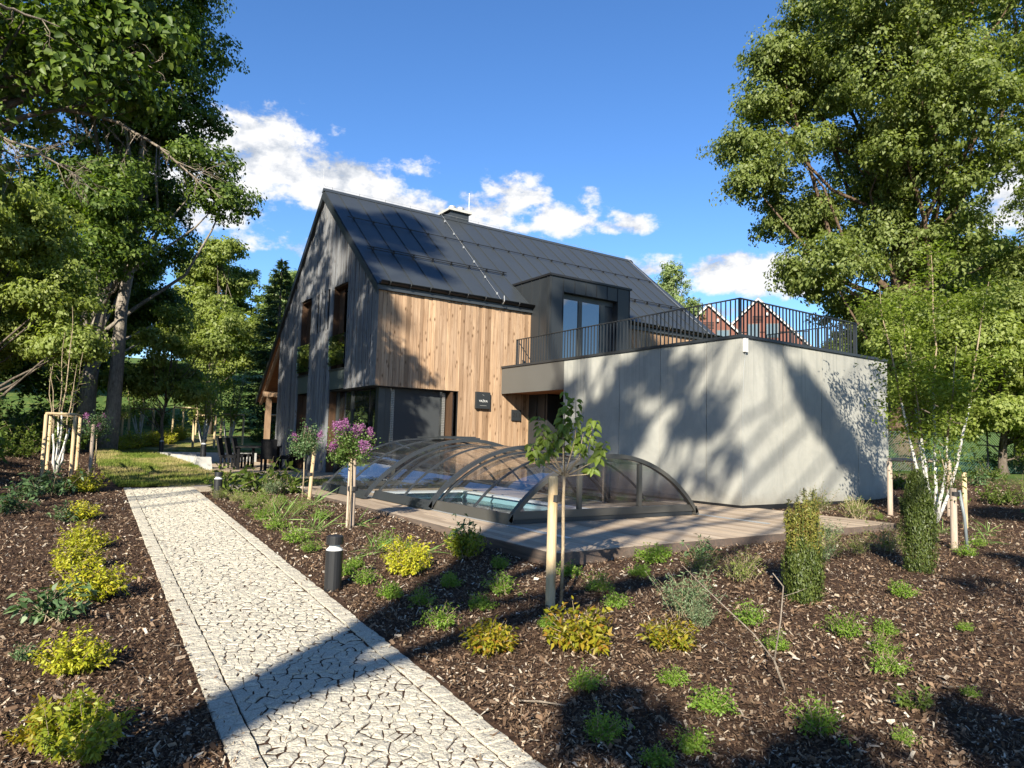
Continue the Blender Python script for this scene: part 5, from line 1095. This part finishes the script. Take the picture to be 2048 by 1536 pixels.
UGL = ['leafy shrub just behind the four post support', 'dark shrub on the sandy bank below the alder', 'tall dark bush behind the sandy bank', 'dark bush at the foot of the alder, towards the lawn', 'dark bush under the middle of the alder', 'bush between the four post support and the twin trunks', 'lighter bush at the front of the sandy bank', 'dark bush at the near end of the sandy bank', 'dark bush on the crest of the sandy bank', 'light bush left of the twin trunks', 'dark bush at the outer edge of the bank', 'dark bush right at the twin trunks', 'lighter bush behind the alder', 'big dark bush left of the twin trunks', 'big dark bush far behind the twin trunks', 'big light bush deep in the left shade', 'big dark bush behind the far end of the golden row', 'big dark bush at the outer left of the slope']
BSL = ['dark bush behind the start of the far golden row', 'light bush in front of the ash', 'dark bush beyond the twin trunks', 'light bush in front of the tall spruce', 'dark bush beyond the veranda post', 'light bush close to the veranda corner', 'dark bush far behind the four post support', 'light bush behind the ash trunk', 'dark bush behind the lower spruce', 'light bush at the foot of the grass slope']
BOL = ['broad leaved plant behind the whitewashed tree', 'feathery plant in the middle of the fence bed', 'small bush between whitewashed tree and annex corner', 'dark plant before the big trunk', 'broad leaved plant close to the annex end wall', 'feathery plant near the right picture edge', 'low bush at the foot of the fence', 'dark plant beside the weathered tree support', 'broad leaved plant right of the tree support', 'feathery plant at the far right of the bed', 'small bush near the fence post', 'dark plant right of the squared stake', 'broad leaved plant in the near part of the fence bed', 'feathery plant between squared stake and fence']
FSL = ['bush behind the fence left of the big trunk', 'bush at the foot of the big trunk', 'bush behind the fence next to the annex', 'bush behind the fence right of the big trunk', 'second bush behind the fence right of the big trunk', 'bush behind the far part of the fence', 'last bush behind the fence at the right']
def plant(kind, x, y, s, name, label, cat='shrub', group=None, sz=None, rz=None):
    k = cnt[0] % 3; cnt[0] += 1; me, st = VAR[kind, k]; o = share(name, me, (x, y, hz(x, y)+.012)); o.rotation_euler[2] = cnt[0]*2.4 if rz is None else rz; o.scale = (s, s, sz or s); tag(o, label, cat, group)
    if st: c = bpy.data.objects.new('stems', st); COL.objects.link(c); c.parent = o
    return o
G1 = 'golden shrubs along the path'
for x, y, s, lb_ in [(.51, 11.42, .95, 'golden shrub in the left bed, farthest lit one in the row'), (.43, 9.06, 1.05, 'golden shrub in the left bed, second in the row from the lawn'), (.35, 7.98, .95, 'golden shrub in the middle of the left bed row'), (.40, 6.70, 1.15, 'broad golden shrub in the left bed behind the dark leaved shrub'), (.24, 4.95, .85, 'golden shrub in the left bed opposite the shadow band')]:
    plant('gold', x, y, s, 'golden_shrub', lb_, 'shrub', G1)
plant('olivedk', .22, 3.75, .85, 'olive_shrub', 'shaded olive green shrub at the near end of the left bed', 'shrub', G1); plant('olive', .12, 3.95, .8, 'olive_shrub', 'small yellow tipped shrub beside the shaded olive shrub', 'shrub', G1)  # shaded olive shrub: darker leaf colour stands in for the shadow on it
plant('gold', .63, 15.0, 1.5, 'golden_shrub', 'golden shrub in tree shade at the far end of the left bed', 'shrub', G1)
for x, y, s, kd, lb_ in [(3.27, 6.72, 1.1, 'gold', 'bright yellow shrub, upper half of the tall golden pair behind the near bollard'), (3.15, 6.42, .95, 'gold', 'bright yellow shrub, lower half of the tall golden pair behind the near bollard'), (4.03, 6.85, 1.05, 'olivedk', 'olive shrub with dark upright tip in front of the deck edge'), (2.66, 4.1, .85, 'olive', 'bronze green shrub closest to the path in the right bed'), (3.24, 3.8, 1.15, 'olive', 'largest bronze green shrub in front of the stout stake'), (3.78, 3.48, .8, 'olive', 'bronze green shrub below the grey green willow')]:
    plant(kd, x, y, s, 'golden_shrub' if kd == 'gold' else 'bronze_shrub', lb_, 'shrub', 'golden and bronze shrubs in the right bed')
plant('rhodo', 4.08, 6.9, .8, 'dark_tipped_shoot', 'dark shoot standing up from the olive shrub at the deck', 'shrub', sz=1.5)  # one standing shoot, no shrub of its own
for x, y, s, lb_ in [(.12, 6.15, 1.1, 'dark green leathery shrub in front of the broad golden shrub'), (.30, 11.2, .8, 'small dark shrub left of the farthest golden shrub'), (-.14, 13.9, 1.4, 'dark shrub in shade at the far left of the bed'), (-.35, 12.3, 1.2, 'grey dark shrub at the left picture edge of the bed'), (.2, 14.6, 1.6, 'dark shrub in shade behind the golden row'), (-.02, 5.3, .35, 'lone small green sprout in the left mulch')]:
    plant('rhodo', x, y, s, 'dark_shrub', lb_, 'shrub', 'dark leathery shrubs in the left bed')
TU = [(2.67, 8.66, 1.4, 's', 'lime ground cover in the middle of the strip along the far path'), (2.72, 9.66, 1.3, 's', 'lime ground cover in the strip near the far bollard'), (2.64, 7.98, .9, 's', 'lime ground cover at the near end of the strip along the path'), (3.51, 10.24, 1.1, 's', 'light tuft beside the lilac stake at the deck edge'), (2.58, 6.74, .95, 't', 'green tuft close behind the near bollard'), (2.62, 6.28, .9, 's', 'low spreading tuft at the foot of the near bollard'), (2.78, 6.95, .8, 't', 'small tuft beyond the bollard'), (3.45, 7.7, 1.2, 's', 'airy green tuft left of the tall golden pair'), (3.6, 7.35, .9, 's', 'green tuft right behind the golden pair'), (2.62, 5.70, .95, 't', 'tuft at the edge of the trunk shadow'), (2.74, 5.35, .85, 's', 'tuft inside the trunk shadow nearest the path'), (2.60, 4.73, 1.0, 's', 'dull green tuft below the trunk shadow'), (3.27, 5.78, .8, 't', 'tuft in the middle of the trunk shadow'), (3.42, 6.05, .5, 't', 'tiny tuft in the trunk shadow near the olive shrub'), (3.13, 5.00, .9, 't', 'lime tuft left of the stout stake, near the bronze shrub'), (4.12, 6.21, .85, 't', 'lime tuft below the deck corner'), (3.56, 5.31, 1.1, 's', 'lime spreading tuft halfway between deck corner and bronze shrub'), (4.55, 5.55, .95, 't', 'round lime tuft right behind the stout stake'), (3.32, 4.31, .65, 't', 'small tuft in front of the stout stake'), (4.40, 4.92, 1.05, 's', 'lime tuft right of the stake shadow'), (4.19, 4.47, .9, 't', 'round lime tuft right of the stout stake'), (5.16, 5.16, .95, 't', 'green tuft shaded left of the grey willow'), (5.80, 5.62, 1.4, 't', 'double green tuft under the deck edge'), (6.1, 5.75, 1.0, 't', 'bright tuft touching the deck edge'), (2.79, 3.26, .8, 's', 'green tuft on the dark mulch below the bronze shrubs'), (3.34, 3.03, .7, 't', 'flat tuft left of the bare twig'), (3.23, 2.66, .9, 't', 'bright tuft standing in deep shade below the bare twig'), (2.47, 2.72, .85, 's', 'tuft near the path at the bottom of the bed'), (2.78, 2.40, .7, 't', 'tuft at the bottom edge below the bright shade tuft'), (5.16, 2.97, 1.05, 's', 'spreading lime tuft right of the bare twig'), (5.49, 2.84, .75, 't', 'dull tuft beside the spreading lime tuft'), (5.02, 2.62, .75, 's', 'lime tuft in the sun patch, upper of two'), (4.67, 2.39, .85, 's', 'lime tuft in the sun patch, lower of two'), (6.86, 3.38, 1.0, 't', 'flat lime cushion right of the front yew'), (3.48, 2.15, .95, 's', 'tuft with a long shoot on dark mulch at the bottom'), (4.78, 3.55, 1.0, 's', 'lime tuft behind the bare twig'), (4.45, 3.07, .75, 's', 'small tuft beside the foot of the bare twig'), (3.76, 1.85, .45, 's', 'tiny seedling at the bottom right'), (2.51, 2.37, .6, 't', 'tuft cut by the bottom edge near the path'), (6.12, 2.54, .5, 't', 'tiny dull tuft at the right in the shade'), (4.73, 1.94, .4, 't', 'tiny sprout in the right foreground')]
for x, y, s, kd, lb_ in TU: plant('tuft' if kd == 't' else 'sprawl', x, y, s*1.12, 'ground_cover_tuft', lb_, 'ground cover', 'ground cover tufts in the mulch')
plant('broad', 4.24, 2.04, .42, 'lobed_seedling', 'yellow green seedling with lobed leaves in the right foreground', 'seedling')  # a small seedling, not a grown shrub
GR = [(4.47, 3.95, 1.0, 'grey', 'silvery grey green willow shrub beside the bronze shrub'), (4.35, 3.7, .55, 'grey', 'low silvery shoots at the foot of the willow shrub'), (5.94, 4.5, 1.0, 'feather', 'feathery shrub between willow and front yew'), (5.84, 4.95, .9, 'feather', 'shaded feathery shrub behind the willow'), (6.42, 5.45, .8, 'rhodo', 'dark upright shoot at the deck edge near the willow'), (8.20, 4.95, 1.0, 'feather', 'feathery shrub right behind the front yew'), (7.6, 4.7, .8, 'grey', 'grey shrub peeping out behind the front yew'), (8.79, 4.85, .8, 'feather', 'small feathery shrub left of the rear yew'), (9.42, 4.79, 1.2, 'feather', 'bright feathery shrub against the rear yew'), (9.3, 5.6, .9, 'grey', 'grey shoots in front of the deck at right'), (12.99, 7.98, 1.5, 'feather', 'feathery shrub at the foot of the annex wall'), (12.6, 7.0, 1.3, 'feather', 'second feathery shrub near the annex wall'), (13.6, 7.6, 1.0, 'feather', 'lime shrub at the right end of the annex wall'), (13.02, 6.80, .8, 'sprawl', 'lime tuft at the deck end by the annex'), (11.28, 4.49, 1.1, 'sprawl', 'lime tuft right of the grey stake'), (10.2, 4.2, 1.2, 'sprawl', 'lime tuft at the foot of the grey stake')]
for x, y, s, kd, lb_ in GR: plant(kd, x, y, s, 'feathery_shrub' if kd != 'rhodo' else 'upright_shoot', lb_, 'shrub', 'feathery shrubs round the deck')  # the rhodo entry is a lone upright shoot
# big-leaved shrub at the path end, iris clumps
for x, y, s, z_, lb_ in [(3.75, 15.0, 2.3, 2.5, 'tall leafy shrub in front of the dining terrace'), (3.1, 14.9, 1.6, 1.8, 'leafy shrub beside the far bollard'), (4.35, 14.7, 1.5, 1.3, 'low leafy shrub behind the sparse lilac')]: plant('broad', x, y, s, 'leafy_shrub', lb_, 'shrub', 'leafy shrubs at the path end', z_)
plant('grey', 3.9, 14.4, 1.0, 'leafy_shrub', 'pale leafed shoots under the sparse lilac', 'shrub')
for x, y, s, lb_ in [(4.05, 12.2, 1.2, 'iris clump at the foot of the sparse lilac'), (3.78, 9.45, .9, 'iris clump right of the blooming lilac stake'), (3.1, 9.2, 1.0, 'thin bladed clump left of the blooming lilac'), (3.25, 7.55, .9, 'iris blades left of the golden pair'), (3.72, 7.25, .9, 'iris clump with white seed head behind the golden pair'), (2.95, 10.4, 1.2, 'iris blades in the strip near the far bollard'), (13.0, 5.0, .9, 'chive clump with pale flowers right of the squared stake'), (11.9, 4.6, .8, 'chive clump with pale flowers in the right bed'), (12.3, 5.4, .7, 'grassy clump behind the squared stake')]: plant('blade', x, y, s, 'bladed_clump', lb_, 'perennial', 'bladed perennials')
for k in range(14):
    x = 2.75+.9*((k*.618) % 1); y = 10.6+3.4*k/14; plant(['sprawl', 'feather', 'sprawl'][k % 3], x, y, [1.3, .75, 1.0][k % 3], 'strip_perennial', ['yellow green', 'feathery', 'spreading lime'][k % 3]+' perennial in the deck strip, %s of its row from the near end' % ORD[k], 'perennial', 'mixed perennials in the strip')
# columnar yews
def yew(x, y, w, hgt, seed, label, tips=True):
    z = hz(x, y); rg = np.random.default_rng(seed); root = empty('columnar_yew', (x, y, z), None, label, 'yew', 'columnar yews'); n = 12000; t = rg.random(n)**.85; an = rg.uniform(0, 6.28, n); prof = (w*.5)*np.clip(.72+.75*t-.55*t*t, 0, 1)*np.sqrt(np.clip(1.02-t**3.2, 0, 1)); rr = prof*rg.uniform(.55, 1.03, n)*(1+.15*np.sin(an*5+t*9))
    P = np.stack([np.cos(an)*rr, np.sin(an)*rr, t*hgt*(.64 if tips else .98)*(1+.06*np.sin(an*3+1)*t)], 1); D = np.stack([np.cos(an)*.45, np.sin(an)*.45, np.ones(n)], 1)
    put(bpy.data.objects.new('foliage', leaf_mesh('foliage', P, np.stack([np.cos(an), np.sin(an), .2*np.ones(n)], 1)+rg.normal(size=(n, 3))*.6, rg.uniform(.022, .042, n), .32, 'l_yew', rg, along=D, amix=.7)), (x, y, z), root)
    m = MB(); P = []; D = []
    for k in range(85 if tips else 50):
        a = rg.uniform(0, 6.28); r_ = w*.40*math.sqrt(rg.random()); b = np.array([math.cos(a)*r_, math.sin(a)*r_, hgt*rg.uniform(.42, .62)*(1 if tips else 1.1)]); e = b+np.array([math.cos(a)*.02, math.sin(a)*.02, hgt*rg.uniform(.12, .42)*(1 if tips else .5)]); m.tube([b, e], [.004, .002], 3); q = 75; tt = rg.random(q)[:, None]; P.append(b+(e-b)*tt+rg.normal(size=(q, 3))*.007); D.append(np.repeat((e-b)[None], q, 0)/hgt+rg.normal(size=(q, 3))*.4)
    P = np.concatenate(P); D = np.concatenate(D); put(bpy.data.objects.new('shoot_tips', leaf_mesh('shoot_tips', P, rg.normal(size=P.shape), .03, .34, 'l_yewtip' if tips else 'l_yew', rg, along=D, amix=.7)), (x, y, z), root)
    m.tube([(0, 0, -.05), (0, 0, hgt*.6)], [.02, .01], 5); me = m.mesh('stem', 'l_yew'); put(bpy.data.objects.new('stem', me), (x, y, z), root)
yew(5.79, 3.72, .36, 1.02, 1, 'columnar yew with many thin upright tips in the front bed'); yew(8.36, 3.92, .40, 1.12, 2, 'dark dense columnar yew in front of the white stems', False)
# bare forked twig
zb = hz(3.86, 2.59); m = MB(); m.tube([(3.86, 2.59, zb-.05), (3.80, 2.62, zb+.12), (3.78, 2.63, zb+.18)], [0.0084, 0.0070, 0.0063], 6)
m.tube([(3.78, 2.63, zb+.18), (3.70, 2.72, zb+.33), (3.60, 2.83, zb+.46), (3.47, 2.95, zb+.62), (3.40, 3.03, zb+.72)], [0.0056, 0.0049, 0.0042, 0.0028, 0.0014], 5); m.tube([(3.78, 2.63, zb+.18), (3.83, 2.62, zb+.42), (3.86, 2.62, zb+.62), (3.81, 2.66, zb+.70)], [0.0056, 0.0056, 0.0049, 0.0028], 5); m.tube([(3.855, 2.62, zb+.56), (3.93, 2.58, zb+.585), (4.0, 2.55, zb+.61)], [0.0028, 0.0021, 0.0014], 4); m.tube([(3.56, 2.87, zb+.5), (3.62, 2.86, zb+.57)], [0.0021, 0.0014], 4)
tag(m.build('bare_twig', 'twig', None, True), 'bare forked grey twig sticking out of the mulch', 'twig')
tag(MB().tube([(2.33, 3.28, hz(2.33, 3.28)+.03), (2.42, 3.2, hz(2.4, 3.2)+.035), (2.52, 3.09, hz(2.5, 3.1)+.03)], [.006, .007, .004], 5).build('fallen_stick', 'twig', None, True), 'thin fallen stick on the mulch beside the path', 'stick')
# yellow shrubs and undergrowth behind the lawn
for k in range(11):
    t = k/10; x = 1.9+t*4.2+.15*math.sin(k*3); y = 32.2+t*9+.4*math.sin(k*5); plant('gold', x, y, 2.3+.5*math.sin(k*2.7), 'golden_shrub', 'far golden shrub behind the lawn, %s of its row counted from the twin trunks' % ORD[k], 'shrub', 'far golden shrubs behind the lawn')
UG = [(-1.5, 21.5), (-2.6, 19.5), (-3.2, 22.5), (-.6, 24.5), (-2, 24.3), (.4, 28.2), (-3.8, 17.5), (-2.6, 15.6), (-1.6, 17.8), (-.8, 27.5), (-4.5, 20.5), (-1, 29.5), (-3, 27), (-3.2, 34), (-.8, 36.5), (-5.5, 30), (.6, 39.5), (-6, 35)]
for k, (x, y) in enumerate(UG): plant('underdk' if k % 3 else 'under', x, y, (1.0 if k < 13 else 2.3)+.35*math.sin(k*1.7), 'undergrowth_shrub', UGL[k], 'shrub', 'undergrowth on the left bank')
for k, (x, y) in enumerate([(2.2, 43), (6, 50), (0, 45), (10.5, 40.5), (12, 37), (13, 34.5), (-3, 46), (9, 52), (15, 41), (3.5, 52)]): plant('under' if k % 2 else 'underdk', x, y, 1.3+.3*math.sin(k*2.1), 'background_shrub', BSL[k], 'shrub', 'shrubs beyond the lawn')
for k, (x, y) in enumerate([(18.5, 8.2), (20, 6.8), (17.8, 6.6), (21.5, 8.5), (19.2, 9.6), (22.5, 6.2), (23.5, 9), (16.8, 7.6), (18.6, 5.2), (21, 5.0), (24.5, 7.4), (16, 5.2), (15.2, 4.4), (17, 4.2)]): plant(['broad', 'feather', 'under', 'rhodo'][k % 4], x, y, [1.5, 1.6, .55, 1.6][k % 4], 'border_shrub', BOL[k], 'shrub', 'mixed border plants before the fence')
for k, (x, y) in enumerate([(24.2, 13.2), (25.8, 13.6), (23.3, 15.5), (30.5, 11.9), (33, 11.5), (36, 11), (38, 9.5)]): plant('under', x, y, 1.0+.2*math.sin(k*2), 'fence_shrub', FSL[k], 'shrub', 'bushes behind the fence')

# ------------------------------------------------------------------ green mesh fence at the right
fn = empty('mesh_fence', (28, 12, .5), None, 'dark green mesh fence with posts at the right', 'fence'); FP = [(20.5, 15.0), (23.0, 13.6), (25.6, 12.2), (28.2, 10.8), (30.8, 9.4), (33.4, 8.0), (36, 6.6), (38.6, 5.2)]
for x, y in FP: MB().tube([(x, y, hz(x, y)-.2), (x, y, hz(x, y)+1.55)], .03, 8).build('fence_post', 'black', fn)
for (a, b), (c, d) in zip(FP, FP[1:]):
    m = MB(); za, zb = hz(a, b), hz(c, d); ln = math.hypot(c-a, d-b); n = 30
    for k in range(n+1):
        t = k/n
        for sgn in (1, -1):
            p0 = (a+(c-a)*t, b+(d-b)*t, za+(zb-za)*t+.05); t2 = t+sgn*1.4/ln; z2 = za+(zb-za)*t2+1.45
            f = 1.0
            if t2 > 1: f = (1-t)/(t2-t)
            if t2 < 0: f = t/(t-t2)
            if f > .02: m.tube([p0, (p0[0]+(a+(c-a)*t2-p0[0])*f, p0[1]+(b+(d-b)*t2-p0[1])*f, p0[2]+(z2-p0[2])*f)], .007, 3, False)
    m.tube([(a, b, za+1.45), (c, d, zb+1.45)], .01, 4); m.build('mesh_panel', 'greenmesh', fn)
    MB().quad((a, b+.05, za+.03), (c, d+.05, zb+.03), (c, d+.05, zb+1.42), (a, b+.05, za+1.42)).build('privacy_net', MTN if False else 'greennet', fn) if 'greennet' in MT else None

# ------------------------------------------------------------------ red gabled houses in the distance
def red_house(x, y, wid, apex, depth, rz, label):
    z0 = hz(x, y)-.5; r = empty('red_house', (x, y, z0), None, label, 'house', 'distant red houses'); H_ = apex-z0; sl2 = 1.0; ez = H_-wid/2*sl2
    def ch(nm, m, mt): o = bpy.data.objects.new(nm, m.mesh(nm, mt)); COL.objects.link(o); o.parent = r; return o
    ch('wall', MB().prism([(-wid/2, 0), (wid/2, 0), (wid/2, ez), (0, H_-.02), (-wid/2, ez)], 'y', 0, depth), 'brickred')
    for s in (-1, 1): ch('roof', MB().prism([(0, H_+.03), (s*(wid/2+.4), ez-.4+.03), (s*(wid/2+.4), ez-.4+.25), (0, H_+.28)], 'y', -.25, depth+.3), 'tilegrey'); ch('verge', MB().prism([(0, H_+.0), (s*(wid/2+.42), ez-.44), (s*(wid/2+.42), ez-.30), (0, H_+.16)], 'y', -.3, -.251), 'whitetrim')
    for wx, wz in ((-.9, -3.4), (.7, -3.4), (-2.2, -6), (0, -6), (2, -6)):
        w = ch('window', MB().box(wx-.05, wx+1.05, -.05, -.004, H_+wz-.05, H_+wz+1.25), 'frame'); p = MB().box(wx+.03, wx+.97, -.07, -.052, H_+wz+.03, H_+wz+1.17).mesh('pane', 'pane_far'); o = bpy.data.objects.new('pane', p); COL.objects.link(o); o.parent = w
    for k in range(5): ch('vent_slat', MB().box(-.45, .45, -.03, -.004, H_-1.5-.13*k, H_-1.44-.13*k), 'dark')
    ch('band', MB().box(-wid/2+.02, wid/2-.02, -.035, -.004, H_-2.95, H_-2.88), 'dark'); ch('camera_lamp', MB().lathe([(.12, -.14), (.14, 0), (.1, .12)], 8, (.75, -.15, H_-1.3)), 'white'); ch('flue', MB().lathe([(.12, 0), (.12, .9)], 8, (-1.2, depth*.4, H_-1.1)), 'black')
    r.rotation_euler[2] = rz
red_house(47.4, 39.4, 8, 13.5, 9, R_(-50), 'red brown gabled house seen through the railing, left of two'); red_house(52.4, 38.0, 8.5, 14.5, 10, R_(-50), 'red brown gabled house with grey roof, right of two behind the railing')
